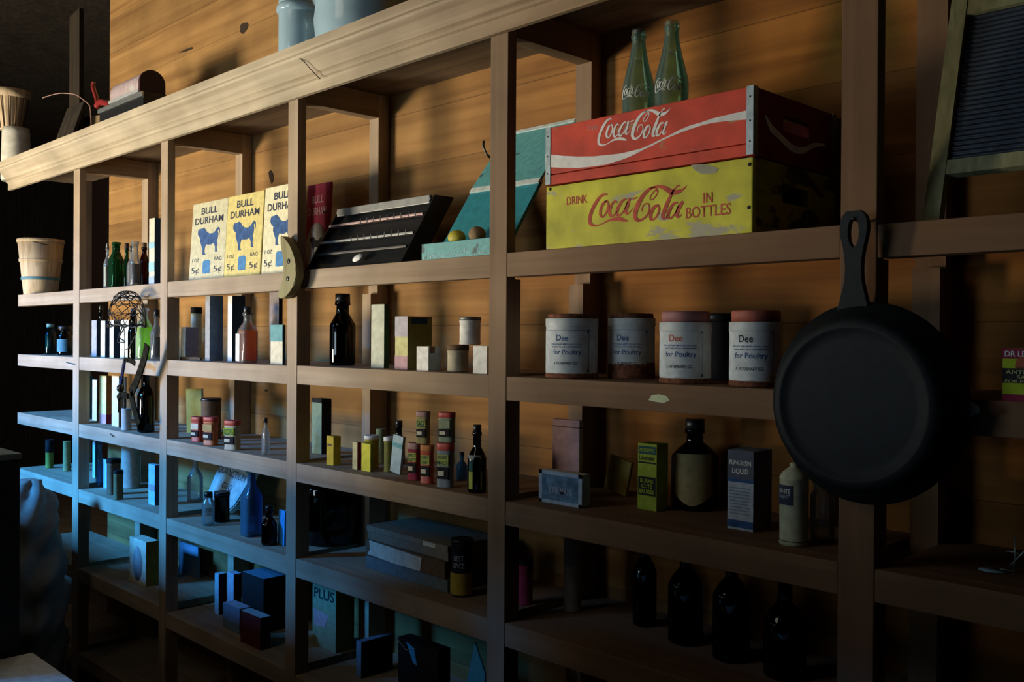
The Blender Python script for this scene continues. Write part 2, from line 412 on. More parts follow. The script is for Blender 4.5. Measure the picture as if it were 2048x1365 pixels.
def bottle(name, label, xl, xr, ytop, row, bay, Y, gl, neck=.36, shoulder=.60, cap=None, liquid=None, lev=.5, n=2, sy=1, group=None, capfrac=.10, zb=None, capr=1.15, cat='bottle', wall=.0025):
    if row != 'A': bay = bay_at(gx((xl+xr)/2, Y))
    z = ZT[row, bay] if zb is None else zb
    X, r, h = cyl_pos(xl, xr, Y, ytop, z); h = min(h, headroom(row, bay, z))
    if n != 2: r *= .92
    t = thing(name, label, cat, (X, Y, Z(z)), (0, 0, 0), group)
    hb = h*(1-capfrac) if cap else h
    rn = r*neck; zs = hb*shoulder; zn = hb*(shoulder+.16)
    outer = [(r*.85, 0), (r*.98, .003), (r, .008), (r, zs*.96), (r*.97, zs), (r*.72, zs+(zn-zs)*.55), (rn*1.05, zn), (rn, zn+.002), (rn*.97, hb*.93), (rn*1.2, hb*.935), (rn*1.2, hb*.985), (rn*1.05, hb)]
    wl = min(wall, rn*.45)
    inner = [(max(rn-wl, .0008), hb), (max(rn-wl, .0008), zn), (r*.70-wl, zs+(zn-zs)*.5), (r-wl*1.4, zs*.94), (r-wl*1.4, .010), (r*.75, .006), (0, .006)]
    bm = new(); lathe(bm, outer, 28, n=n, sy=sy)
    if name: 
        for f in [f for f in bm.faces if len(f.verts) > 4]:
            if f.calc_center_median().z > hb*.9: bm.faces.remove(f)
        lathe_in = inner
        rings = []
        lathe(bm, inner, 28, n=n, sy=sy)
        for f in [f for f in bm.faces if len(f.verts) > 4]:
            if f.calc_center_median().z > hb*.9: bm.faces.remove(f)
    bmesh.ops.remove_doubles(bm, verts=bm.verts, dist=1e-6)
    g = obj('glass_body', bm, gl, t)
    if cap:
        bm = new(); rc = rn*capr; lathe(bm, [(rc, hb*.955), (rc, h-.001), (rc*.9, h)], 20); obj('cap', bm, cap, t)
    if liquid:
        bm = new(); rl = r-wl*1.4-.0006; lathe(bm, [(rl*.9, .0105), (rl, .013), (rl, zs*lev), (rl*.98, zs*lev+.0005)], 24, n=n, sy=sy); obj('liquid', bm, liquid, t)
    return t, r, h

AQUA = glass('aqua green glass', (.72, .90, .81), haze=.09); CLEAR = glass('clear glass', (.95, .975, .97), haze=.10); GREENG = glass('dark green glass', (.10, .42, .20), haze=.05)
AMBER = glass('amber glass', (.55, .28, .06)); COBALT = glass('blue glass', (.30, .62, .85), haze=.15); DARKG = glass('smoky dark glass', (.16, .22, .25))
BROWNG = glass('brown glass', (.35, .14, .08))
CREAM = paper('cream card', (.72, .68, .52)); WHITE = paper('white card', (.80, .80, .76)); GREY = paper('grey card', (.36, .36, .36))
OLIVE = paper('olive card', (.26, .24, .06)); YELLOW = paper('yellow card', (.72, .66, .06)); TEAL = paper('teal card', (.16, .36, .37))
DKTEAL = paper('dark teal card', (.03, .10, .11)); NAVY = paper('navy cloth', (.03, .07, .14)); BLUEB = paper('dusty blue cloth', (.16, .25, .36))
PINK = paper('faded pink card', (.52, .34, .38)); MAROON = paper('maroon card', (.28, .03, .07)); ORANGE = paper('orange brown card', (.45, .18, .05))
BROWNC = paper('brown card', (.16, .10, .06)); DARKC = paper('dark card', (.012, .012, .015)); REDT = mat('red tin', (.50, .07, .05), rough=.45)
RUST = mat('rusty tin', (.20, .07, .035), rough=.85, var=.4, scale=120); CYAN = paper('pale cyan card', (.35, .62, .75)); LBLUE = paper('pale blue card', (.40, .52, .68))
GREENC = paper('lime green card', (.42, .56, .03)); CORK = mat('cork', (.05, .03, .02), rough=.9)
TIN = mat('dull tin', (.22, .22, .2), rough=.45, metal=.5); WTIN = mat('white enamelled tin', (.62, .68, .70), rough=.5, dirt=(.18, .08, .04), dirt_amt=-.02, scale=40)
STEEL = mat('grey zinc strap', (.30, .36, .38), rough=.5, metal=.6)

# script logo traced as brush strokes: design space 0..1 wide, z up
_L = [
 [(628, 372, 10), (605, 366, 16), (565, 388, 22), (525, 440, 28), (488, 510, 30), (466, 580, 32), (466, 630, 28), (492, 655, 20), (530, 658, 12), (580, 642, 8), (640, 612, 14), (700, 598, 26), (750, 600, 28), (790, 612, 18), (822, 620, 3)],
 [(622, 432, 12), (592, 452, 22), (566, 510, 24), (564, 560, 22), (588, 578, 12), (620, 535, 16), (638, 470, 16), (622, 430, 12), (600, 445, 6)],
 [(716, 448, 12), (698, 432, 14), (666, 470, 22), (648, 535, 26), (665, 572, 18), (700, 552, 8), (724, 522, 4)],
 [(806, 412, 12), (770, 428, 18), (730, 490, 26), (716, 545, 24), (738, 566, 14), (778, 525, 10), (815, 440, 10)],
 [(838, 402, 20), (815, 470, 28), (800, 525, 26), (812, 552, 14), (845, 525, 5), (866, 490, 2)],
 [(862, 412, 10), (885, 404, 12), (908, 398, 8)],
 [(1088, 346, 4), (1082, 324, 8), (1045, 362, 8), (1024, 405, 8), (1046, 418, 8), (1082, 378, 8), (1098, 335, 8), (1068, 304, 14), (1010, 328, 24), (950, 395, 32), (902, 490, 38), (886, 565, 36), (905, 606, 26), (945, 606, 18), (992, 568, 14), (1020, 505, 12), (1010, 458, 10), (974, 462, 10), (950, 500, 10), (955, 530, 5)],
 [(1020, 318, 3), (1060, 300, 10), (1110, 294, 18), (1160, 308, 28), (1205, 335, 34), (1248, 350, 34), (1295, 342, 26), (1335, 318, 14), (1370, 284, 2)],
 [(1104, 470, 14), (1066, 486, 24), (1034, 545, 28), (1034, 596, 24), (1062, 600, 12), (1096, 555, 16), (1112, 500, 16), (1100, 470, 12)],
 [(1306, 292, 6), (1282, 288, 10), (1240, 340, 14), (1196, 430, 28), (1156, 530, 32), (1144, 580, 26), (1164, 592, 14), (1195, 558, 4)],
 [(1282, 446, 12), (1244, 458, 20), (1204, 520, 28), (1192, 575, 26), (1216, 590, 14), (1258, 545, 10), (1294, 468, 10)],
 [(1332, 434, 20), (1296, 490, 30), (1276, 552, 28), (1290, 580, 14), (1322, 552, 4)]]
def _flat():
    out = []
    for s in _L:
        o = []
        for (x, y, w) in s:
            p = at(1080+x/4.655, 310+y/4.655, .004); o.append((p.x, p.z, w/4.655/1010))
        out.append(o)
    xs = [p[0] for s in out for p in s]; zs = [p[1] for s in out for p in s]
    x0, x1, z0, z1 = min(xs), max(xs), min(zs), max(zs); k = 1/(x1-x0)
    return [[((a-x0)*k, (b-z0)*k, c*k*1.25) for a, b, c in s] for s in out], (x0, x1, z0, z1)
LOGO, LB = _flat()
def logo_bm(x0, x1, z0, z1, y=0, r=0, k=5):
    """script logo in a box; r > 0 wraps it on a cylinder"""
    bm = new(); H = max(p[1] for s in LOGO for p in s); w = x1-x0
    for s in LOGO:
        ribbon(bm, [(x0+a*w, z0+b/H*(z1-z0), c*w) for a, b, c in s], y, k)
    if r:
        for v in bm.verts:
            a = v.co.x/r; v.co = (r*math.sin(a), -r*math.cos(a), v.co.z)
    return bm

# ------------------------------------------------------------------ soda crates and their bottles
YC = .004
X0, X1 = gx(1090, YC), gx(1503, YC)
def crate(name, label, z0, z1, paint, endpaint, straps, slat):
    t = thing(name, label, 'crate', ((X0+X1)/2, YC+.142, z0)); L = (X1-X0); D = .284; h = z1-z0; T = .012
    bm = new()
    if slat:
        box(bm, -L/2, L/2, -D/2, -D/2+T, .0205, h, .0015); box(bm, -L/2, L/2, -D/2, -D/2+T, 0, .019, .0015)
    else:
        box(bm, -L/2, L/2, -D/2, -D/2+T, 0, h, .003)
    obj('front_board', bm, paint, t)
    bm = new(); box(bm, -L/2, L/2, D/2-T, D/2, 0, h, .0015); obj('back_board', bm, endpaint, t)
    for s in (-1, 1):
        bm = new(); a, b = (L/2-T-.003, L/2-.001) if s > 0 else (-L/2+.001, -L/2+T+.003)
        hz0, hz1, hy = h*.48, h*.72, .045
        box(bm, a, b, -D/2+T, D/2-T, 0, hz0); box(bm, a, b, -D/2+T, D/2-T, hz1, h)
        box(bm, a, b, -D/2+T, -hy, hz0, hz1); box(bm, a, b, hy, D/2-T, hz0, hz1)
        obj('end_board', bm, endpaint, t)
    bm = new()
    for k in range(4): box(bm, -L/2+T, L/2-T, -D/2+T+.004+k*.064, -D/2+T+.060+k*.064, .002, .009)
    obj('bottom_slats', bm, BRACEW, t)
    for xx in (-L*.24, L*.28):
        bm = new(); box(bm, xx-.004, xx+.004, -D/2+T, D/2-T, .0095, h*.82); obj('divider', bm, BRACEW, t)
    if straps:
        for s in (-1, 1):
            for e in (-1, 1):
                bm = new(); xx = s*L/2; yy = e*D/2
                box(bm, min(xx, xx-s*.011)-.0008, max(xx, xx-s*.011)+.0008, yy-.0016 if e < 0 else yy-.0002, yy+.0002 if e < 0 else yy+.0016, .001, h+.001)
                box(bm, xx-.0008, xx+.0012, min(yy, yy-e*.012)-.001, max(yy, yy-e*.012)+.001, .001, h+.001)
                st = obj('corner_strap', bm, STEEL, t)
                for zz in (.2, .5, .85):
                    bm = new(); lathe(bm, [(.0022, -.0012), (.0014, -.0022), (0, -.0024)], 10, axis='Y'); obj('nail_head', bm, BLACK, st, (xx-s*.005, yy if e < 0 else yy+.0034, h*zz))
    return t, L, D, h
def painted(name, c, under, amt, edge=0):
    m, nt, b = nodes(name); L = nt.links.new
    tc = nt.nodes.new('ShaderNodeTexCoord')
    n = nt.nodes.new('ShaderNodeTexNoise'); n.inputs['Scale'].default_value = 9; n.inputs['Detail'].default_value = 9; n.inputs['Roughness'].default_value = .6
    mp = nt.nodes.new('ShaderNodeMapping'); mp.inputs['Scale'].default_value = (1, 1, 2.6); L(tc.outputs['Object'], mp.inputs[0]); L(mp.outputs[0], n.inputs['Vector'])
    sp = nt.nodes.new('ShaderNodeSeparateXYZ'); L(tc.outputs['Object'], sp.inputs[0])
    mr = nt.nodes.new('ShaderNodeMapRange'); mr.inputs[1].default_value = 0; mr.inputs[2].default_value = .03; mr.inputs[3].default_value = edge; mr.inputs[4].default_value = 0
    L(sp.outputs['Z'], mr.inputs[0])
    ad = nt.nodes.new('ShaderNodeMath'); L(n.outputs['Fac'], ad.inputs[0]); L(mr.outputs[0], ad.inputs[1])
    r = nt.nodes.new('ShaderNodeValToRGB'); r.color_ramp.elements[0].position = .66-amt; r.color_ramp.elements[1].position = .70-amt
    r.color_ramp.elements[0].color = (0, 0, 0, 1); r.color_ramp.elements[1].color = (1, 1, 1, 1); L(ad.outputs[0], r.inputs[0])
    n2 = nt.nodes.new('ShaderNodeTexNoise'); n2.inputs['Scale'].default_value = 14; n2.inputs['Detail'].default_value = 6; L(tc.outputs['Object'], n2.inputs['Vector'])
    r2 = nt.nodes.new('ShaderNodeValToRGB'); r2.color_ramp.elements[0].position = .3; r2.color_ramp.elements[1].position = .7
    r2.color_ramp.elements[0].color = (*[q*.60 for q in c], 1); r2.color_ramp.elements[1].color = (*[min(1, q*1.15) for q in c], 1); L(n2.outputs['Fac'], r2.inputs[0])
    mx = nt.nodes.new('ShaderNodeMix'); mx.data_type = 'RGBA'; L(r.outputs[0], mx.inputs[0]); L(r2.outputs[0], mx.inputs[6]); mx.inputs[7].default_value = (*under, 1)
    L(mx.outputs[2], b.inputs['Base Color']); b.inputs['Roughness'].default_value = .6; b.inputs['Specular IOR Level'].default_value = .3
    return m
REDC = painted('worn red paint', (.68, .07, .035), (.45, .20, .09), .02)
REDE = painted('shaded red end paint', (.22, .015, .018), (.12, .06, .04), .0)  # red lowered so the end boards carry their shade in the colour
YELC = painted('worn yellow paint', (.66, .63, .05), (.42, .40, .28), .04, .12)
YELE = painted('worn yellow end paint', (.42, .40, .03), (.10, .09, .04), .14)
zy0 = Z(ZT['A', 4]); zy1 = zy0+.1235; zr0 = zy1+.003; zr1 = gz(1090, 258, YC)
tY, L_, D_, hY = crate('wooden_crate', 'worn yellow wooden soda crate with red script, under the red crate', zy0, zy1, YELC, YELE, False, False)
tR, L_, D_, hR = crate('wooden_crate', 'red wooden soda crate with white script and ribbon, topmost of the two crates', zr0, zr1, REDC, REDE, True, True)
ox = (X0+X1)/2; oy = YC+.142
yf = -.142-.0006
def onc(x, y, t):            # photo direction to crate-front local coordinates
    p = at(x, y, YC); return p.x-t.location.x, p.z-t.location.z
a = onc(1080+455/4.655, 310+662/4.655, tY); b_ = onc(1080+1370/4.655, 310+284/4.655, tY)
obj('script_logo', logo_bm(LB[0]-ox, LB[1]-ox, LB[2]-tY.location.z, LB[3]-tY.location.z, yf), REDINK, tY)
c = onc(1080+345/4.655, 310+420/4.655, tY); letters(tY, 'DRINK', .052, .0155, c[0], yf, c[1], REDINK, .005)
c = onc(1080+1565/4.655, 310+398/4.655, tY); letters(tY, 'IN', .0185, .018, c[0], yf, c[1], REDINK, .01)
c = onc(1080+1565/4.655, 310+522/4.655, tY); letters(tY, 'BOTTLES', .089, .0195, c[0], yf, c[1], REDINK, .005)
for x, y in ((1952, 88), (1945, 490), (96, 320)):
    c = onc(1080+x/4.655, 310+y/4.655, tY); bm = new(); lathe(bm, [(.0032, -.0006), (.0028, -.0012), (0, -.0013)], 12, axis='Y'); obj('nail_hole', bm, BLACKINK, tY, (c[0], -.142, c[1]))
bm = new(); pts = [onc(1080+x/4.655, 310+y/4.655, tY) for x, y in ((1405, 95), (1440, 140), (1500, 176), (1580, 182), (1640, 165), (1665, 128), (1600, 100), (1500, 84))]
poly(bm, pts, yf, -.1422); obj('bare_patch', bm, mat('bare grey wood', (.36, .35, .26), rough=.9), tY)
a = onc(1080+548/4.655, 170+565/4.655, tR); b_ = onc(1080+1210/4.655, 170+235/4.655, tR)
pa = onc(1080+548/4.655, 170+560/4.655, tR); pb = onc(1080+1215/4.655, 170+235/4.655, tR)
zlo = onc(1080+600/4.655, 170+562/4.655, tR)[1]; zhi = onc(1080+1050/4.655, 170+262/4.655, tR)[1]
obj('script_logo', logo_bm(pa[0], pb[0], zlo, zhi+.006, yf), WHITEP, tR)
c = onc(1080+495/4.655, 170+398/4.655, tR); letters(tR, 'Enjoy', .025, .0125, c[0], yf, c[1], mat('faded pink paint', (.68, .32, .26)), .002)
top = [(50, 645), (200, 660), (350, 668), (500, 666), (620, 655), (750, 640), (860, 615), (950, 590), (1040, 552), (1100, 520), (1190, 478), (1300, 420), (1400, 378), (1500, 350), (1600, 315), (1700, 290), (1820, 262), (1930, 238)]
bot = [(1930, 322), (1820, 330), (1700, 342), (1600, 355), (1500, 380), (1400, 412), (1300, 448), (1200, 490), (1110, 532), (1050, 566), (970, 602), (900, 640), (830, 672), (750, 702), (600, 745), (450, 765), (350, 773), (200, 772), (50, 765)]
bm = new(); pts = [onc(1080+x/4.655, 170+y/4.655, tR) for x, y in top+bot]
poly(bm, pts, yf, -.1422); obj('white_ribbon', bm, WHITEP, tR)
bm = new()   # ribbon on the end board
ribbon(bm, [(-.105, .070, .004), (-.085, .052, .013), (-.06, .044, .012), (-.02, .030, .013), (.02, .030, .011), (.06, .045, .008), (.10, .052, .005)], 0)
for v in bm.verts: v.co = (L_/2+.0002, v.co.x, v.co.z)
obj('white_ribbon', bm, WHITEP, tR)

def coke(xl, xr, xt, yt, Y, label):
    X = gx((xl+xr)/2, Y); ztop = gz(xt, yt, Y); h = .245; z0 = ztop-h
    t = thing('soda_bottle', label, 'bottle', (X, Y, z0), group='soda bottles in the red crate')
    P = [(.025, 0), (.029, .004), (.0295, .015), (.0285, .03), (.0265, .045), (.0270, .060), (.0292, .082), (.0308, .100), (.0312, .115), (.0308, .130), (.0285, .145), (.0240, .163), (.0192, .182), (.0155, .202), (.0134, .216), (.0126, .227), (.0140, .230), (.0142, .235), (.0130, .238), (.0138, .241), (.0130, .245)]
    bm = new(); lathe(bm, P, 40)
    for v in bm.verts:       # fluted lower and upper body
        if .012 < v.co.z < .06 or .118 < v.co.z < .20:
            a = math.atan2(v.co.y, v.co.x); k = 1+.022*math.cos(a*10)
            v.co.x *= k; v.co.y *= k
    for f in [f for f in bm.faces if len(f.verts) > 4]:
        if f.calc_center_median().z > .2: bm.faces.remove(f)
    inn = [(max(r-.0028, .004), z) for r, z in P[::-1] if z > .01]+[(0, .009)]
    lathe(bm, inn, 40)
    for f in [f for f in bm.faces if len(f.verts) > 4]:
        if f.calc_center_median().z > .2: bm.faces.remove(f)
    obj('glass_body', bm, AQUA, t)
    def rad(z):
        for (r0, z0_), (r1, z1_) in zip(P, P[1:]):
            if z0_ <= z <= z1_: return r0+(r1-r0)*(z-z0_)/(z1_-z0_)
        return P[-1][0]
    face = math.atan2(-X, Y+CD)
    bm = logo_bm(-.030, .026, .112, .137, 0, 0, 4)
    for v in bm.verts:
        r_ = rad(v.co.z)*1.025+.0004; a = v.co.x/.029; v.co = (r_*math.sin(a), -r_*math.cos(a), v.co.z)
    obj('script_logo', bm, WHITEP, t, rot=(0, 0, face-.1))
    bm = text_bm('TRADE\nMARK', .014, .010, 0, 0, .0185); obj('neck_print', bm, mat('grey print', (.45, .47, .45)), t, (0, 0, .184), (0, 0, face))
    return t
coke(1240, 1306, 1272, 63, .072, 'pale green soda bottle with white script, the left one in the red crate')
coke(1306, 1372, 1340, 45, .074, 'pale green soda bottle with white script, the right one in the red crate')

# ------------------------------------------------------------------ tobacco show cards on the top shelf
def bull(bm, s, x, z, y=0, k=1):
    P = [(-.50, .46), (-.46, .54), (-.34, .55), (-.24, .58), (-.14, .50), (-.06, .38), (.08, .31), (.22, .31), (.32, .38), (.40, .48), (.47, .52), (.53, .46), (.54, .34), (.52, .20), (.50, .20), (.51, .36), (.48, .43), (.44, .38), (.47, .24), (.46, .08), (.42, -.02), (.46, -.14), (.43, -.24), (.45, -.38), (.50, -.44), (.37, -.44), (.36, -.24), (.28, -.08), (.16, -.13), (.02, -.12), (-.08, -.10), (-.12, -.24), (-.13, -.42), (-.06, -.50), (-.22, -.50), (-.23, -.28), (-.30, -.12), (-.36, .02), (-.36, .18), (-.44, .24), (-.50, .34)]
    poly(bm, [(x+a*s, z+b*s*k) for a, b in P], y-.0006, y)
def showcard(label, corners, Y, lean, face, ink, group=None, prices=True, w=None, name='tobacco_show_card'):
    (tlx, tly), (trx, try_), (brx, bry), (blx, bly) = corners
    X0_, X1_ = gx(blx, Y), gx(brx, Y); w = w or X1_-X0_; z0 = Z(ZT['A', 2])
    h = (gz(trx, try_, Y+.02)-z0)
    t = thing(name, label, 'card', (X0_+w/2, Y, z0), (-lean, 0, 0), group)
    bm = new(); box(bm, -w/2, w/2, 0, .010, 0, h, .003); obj('board', bm, [face], t)
    y = -.0006
    letters(t, 'BULL', w*.46, h*.085, 0, y, h*.885, ink, .02)
    letters(t, 'DURHAM', w*.80, h*.085, 0, y, h*.765, ink, .015)
    bm = new(); bull(bm, w*.60, .0, h*.49, 0, h*.32/(w*.60)); obj('bull_picture', bm, BLUEINK if ink is INK else ink, t)
    letters(t, '1 OZ', w*.20, h*.045, -w*.32, y, h*.265, ink, 0); letters(t, 'BAG', w*.20, h*.045, w*.32, y, h*.265, ink, 0)
    letters(t, '5¢', w*.22, h*.095, -w*.32, y, h*.13, ink, 0); letters(t, '5¢', w*.22, h*.095, w*.32, y, h*.13, ink, 0)
    bm = new(); poly(bm, [(-w*.1, h*.09), (w*.1, h*.09), (w*.105, h*.24), (w*.06, h*.26), (-w*.06, h*.26), (-w*.105, h*.24)], -.0006, 0)
    obj('pouch_picture', bm, mat('print blue', (.05, .22, .48), rough=.7, var=.2), t)
    return t
CARD1 = paper('faded cream card', (.62, .60, .42)); CARD2 = paper('yellowed cream card', (.72, .62, .25)); CARD3 = paper('pale cream card', (.80, .76, .52))
G = 'tobacco cards on the top shelf'
showcard('cream tobacco card with blue bull, leftmost of the three and lowest standing, dark edge', ((371, 407), (441, 399), (446, 553), (376, 559)), .050, .06, CARD1, INK, G)
showcard('yellowed tobacco card with blue bull, in the middle of the three', ((443, 392), (516, 383), (518, 549), (446, 553)), .046, .06, CARD2, INK, G)
showcard('pale cream tobacco card with blue bull, half behind the crescent-hung post', ((517, 378), (590, 366), (594, 540), (521, 547)), .042, .05, CARD3, INK, G)
# magenta card beyond the post
Y = .17; w = .115; z0 = Z(ZT['A', 3]); t = thing('tobacco_show_card', 'dark magenta tobacco card with a white oval, standing right of the post', 'card', (gx(650, Y)-w/2, Y, z0), (-.05, 0, 0), G)
h = gz(640, 364, Y)-z0
bm = new(); box(bm, -w/2, w/2, 0, .012, 0, h, .003); obj('board', bm, MAROON, t)
letters(t, 'BULL', w*.5, h*.085, 0, -.0006, h*.83, PINK, .01); letters(t, 'DURHAM', w*.8, h*.085, 0, -.0006, h*.70, PINK, .01)
bm = new(); lathe(bm, [(.001, 0), (w*.44, 0), (w*.44, -.0006), (.001, -.0006)], 32, axis='Y', sy=1.35, cz=h*.32); obj('oval', bm, GREY, t)
bm = new(); bull(bm, w*.50, 0, h*.33, -.0006, .8); obj('bull_picture', bm, DARKC, t)

# ------------------------------------------------------------------ top shelf: black display case, turquoise box
zA = Z(ZT['A', 3])
X0c, X1c = -2.168, gx(800, .02); L = X1c-X0c
t = thing('display_case', 'black slant-front metal case with ridged silvery ledges, left of the turquoise box', 'display case', ((X0c+X1c)/2, .02, zA))
ang = math.atan2(.125-.02, .165)   # the slanted face
bm = new()
side = [(0, 0), (.06, 0), (.165, .170), (.105, .170)]
for kk, xx in enumerate((-L/2, L/2-.006)):
    if kk: bm = new()
    a = [bm.verts.new((xx, y, z)) for y, z in side]; b_ = [bm.verts.new((xx+.006, y, z)) for y, z in side]
    bm.faces.new(a); bm.faces.new(b_[::-1])
    for i in range(4): bm.faces.new((a[i], a[(i+1) % 4], b_[(i+1) % 4], b_[i]))
    obj('side_panel', bm, BLACK, t)
bm = new(); a = [(0, 0), (.06, 0), (.165, .170), (.105, .170), (.110, .160), (.024, .018)]
v = [[bm.verts.new((xx, y+.004, z+.001)) for y, z in ((.012, 0), (.058, 0), (.163, .166), (.117, .166))] for xx in (-L/2+.0065, L/2-.0065)]
for i in range(4): bm.faces.new((v[0][i], v[0][(i+1) % 4], v[1][(i+1) % 4], v[1][i]))
bm.faces.new(v[0]); bm.faces.new(v[1][::-1]); obj('back_panel', bm, BLACK, t)
sil = mat('scuffed silver', (.20, .21, .21), rough=.4, metal=.5)
for k, (fr, m_) in enumerate(((.22, BLACK), (.42, sil), (.70, mat('pink silver strip', (.34, .24, .23), rough=.4, metal=.3)), (.93, sil))):
    bm = new(); yy, zz = .105*fr, .170*fr; box(bm, -L/2+.007, L/2-.007, yy-.003, yy+.014, zz, zz+.006, .001)
    s = obj('ledge', bm, m_, t)
    if k in (1, 2):
        bm = new()
        for q in range(9): box(bm, -L/2+.15+q*.028, -L/2+.153+q*.028, yy-.0036, yy-.003, zz+.0, zz+.012)
        obj('divider_pins', bm, BLACK, s)
bm = new(); p0 = (-L/2+.01, L/2-.01); box(bm, p0[0], p0[1], .094, .104, .150, .170, .001); obj('top_rail', bm, sil, t)
bm = new(); lathe(bm, [(.001, 0), (.012, 0), (.012, -.001), (.001, -.001)], 20, axis='Y', sx=1.6); obj('price_tag', bm, WHITE, t, (gx(715, .03)-t.location.x, .0085, .021), (-.55, -.1, 0))

TURQ = mat('chipped turquoise paint', (.13, .42, .44), rough=.55, dirt=(.05, .12, .12), dirt_amt=.0, scale=70); TURQW = mat('white paint edge', (.66, .74, .72))
Xa, Xb = -1.672, -1.4455
t = thing('turquoise_box', 'chipped turquoise wooden box with a tall lid leaning back, left of the crates', 'box', ((Xa+Xb)/2, .012, zA)); w = Xb-Xa
bm = new(); box(bm, -w/2, w/2, 0, .006, 0, .036, .001); box(bm, -w/2, -w/2+.006, .006, .05, 0, .036); box(bm, w/2-.006, w/2, .006, .05, 0, .036); box(bm, -w/2+.006, w/2-.006, .006, .05, 0, .03); obj('tray', bm, TURQ, t)
bm = new()
for q in range(26):
    x = -w/2+.008+q*(w-.016)/26; zz = .006+.012*random.random()**2
    box(bm, x, x+.0022, -.0006, 0, zz-.003, zz)
obj('flecks', bm, TURQW, t)
def slab(y0, z0, y1, z1, th, xa, xb, bm):
    dy, dz = y1-y0, z1-z0; l = math.hypot(dy, dz); ny, nz = dz/l*th, -dy/l*th
    pr = [(y0, z0), (y1, z1), (y1+ny, z1+nz), (y0+ny, z0+nz)]
    v = [[bm.verts.new((xx, y, z)) for y, z in pr] for xx in (xa, xb)]
    for i in range(4): bm.faces.new((v[0][i], v[0][(i+1) % 4], v[1][(i+1) % 4], v[1][i]))
    bm.faces.new(v[0]); bm.faces.new(v[1][::-1])
bm = new(); slab(.050, .022, .150, .172, .008, -w/2, w/2, bm); obj('lower_lid', bm, mat('deep turquoise paint', (.035, .26, .32), rough=.5), t)
bm = new(); slab(.150, .178, .270, .330, .006, -w/2, w/2, bm)
lid = obj('upper_lid', bm, TURQ, t)
bm = new(); slab(.144, .170, .152, .181, .012, -w/2, w/2, bm); obj('hinge_rail', bm, TURQW, lid)
bm = new(); slab(.2645, .324, .2705, .3315, .004, -w/2, w/2, bm); 
for v in bm.verts: v.co.y -= .003
obj('edge_strip', bm, TURQW, lid)
bm = new(); tube(bm, [(-w/2-.006, .22, .262), (-w/2-.018, .215, .275), (-w/2-.022, .21, .292), (-w/2-.018, .207, .305)], .003, 6); obj('latch_hook', bm, BLACK, lid)
# lemon and potato-like gourds on the tray
def gourd(name, label, cat, xl, xr, Y, m, e=1.35, tip=True):
    X, r, _ = cyl_pos(xl, xr, Y, 440, .2); P = []
    r = r/e if e > 1 else r
    for i in range(13):
        a = -PI/2+PI*i/12; P.append((r*math.cos(a)*(1 if abs(a) < 1.2 else .9), r*e*math.sin(a)))
    P[0] = (0, P[0][1]*(1.1 if tip else 1)); P[-1] = (0, P[-1][1]*(1.1 if tip else 1))
    bm = new(); lathe(bm, P, 24, axis='X'); bmesh.ops.remove_doubles(bm, verts=bm.verts, dist=1e-5)
    o = obj(name, bm, m, None, (X, Y, zA+.0305+r), (0, 0, .15)); tag(o, label, cat); return o
gourd('lemon', 'yellow lemon lying on the turquoise tray', 'fruit', 891, 933, .034, mat('lemon peel', (.58, .50, .05), rough=.5, bump=.4, scale=300))
gourd('dried_fruit', 'dull brown round dried fruit beside the lemon on the turquoise tray', 'fruit', 934, 972, .033, mat('dry brown peel', (.30, .20, .10), rough=.7, bump=.4, scale=150), e=1.1, tip=False)

# ------------------------------------------------------------------ row A left: bucket, bottles, tall box
zA0 = ZT['A', 0]
SPLINT = wood('splint wood', (.48, .36, .22), (.72, .60, .42), 'Z', scale=2)
X, r, h = cyl_pos(36, 126, .105, 480, zA0)
t = thing('peck_basket', 'tapered splint wood basket with a blue band and wire handle, far left top shelf', 'basket', (X, .105, Z(zA0)))
bm = new(); rb = r*.72
lathe(bm, [(rb*.9, 0), (rb, .002), (r, h), (r*.96, h), (rb*.95, .006), (0, .006)], 36); obj('staves', bm, SPLINT, t)
for zz, m_ in ((.30, mat('blue band', (.10, .25, .30))), (.62, SPLINT), (.965, SPLINT)):
    bm = new(); rr_ = rb+(r-rb)*zz; lathe(bm, [(rr_+.0005, h*(zz-.025)), (rr_+.003, h*(zz-.025)), (rr_+.0035, h*(zz+.025)), (rr_+.001, h*(zz+.025))], 36); obj('hoop', bm, m_, t)
bm = new(); tube(bm, smooth([(-r-.002, 0, h*.9), (-r-.02, -.01, h*1.02), (-r-.012, -.02, h*1.10), (0, -r*.75, h*1.02), (r*.8, -r*.6, h*.93), (r, 0, h*.88)], 6), .0016); obj('bail_handle', bm, WIRE, t)

bottle('bottle', 'slim clear bottle, leftmost of the group on the top shelf', 206, 222, 487, 'A', 1, .05, CLEAR, n=4, liquid=mat('pale oil', (.5, .48, .3)), lev=.9, cap=TIN)
bottle('bottle', 'square dark green bottle with a tall bright neck and cream side label, top shelf', 217, 246, 485, 'A', 1, .03, GREENG, n=5, neck=.5, shoulder=.62)
bottle('bottle', 'dark green bottle half hidden behind the square green one, top shelf', 243, 262, 487, 'A', 1, .12, GREENG, neck=.4, shoulder=.6, cap=CORK)
bottle('bottle', 'clear bottle with a dark cap standing behind a narrow-label bottle, top shelf', 253, 270, 492, 'A', 1, .10, CLEAR, n=4, cap=BLACK, liquid=BROWNC, lev=.8)
bottle('bottle', 'clear bottle with a bright round stopper and dark contents, top shelf', 258, 280, 483, 'A', 1, .035, CLEAR, neck=.6, shoulder=.55, liquid=BROWNC, lev=.9)
bottle('bottle', 'reddish brown glass bottle just left of the tall cream box, top shelf', 278, 297, 486, 'A', 1, .09, BROWNG, n=4, neck=.5, shoulder=.66, cap=BROWNC)
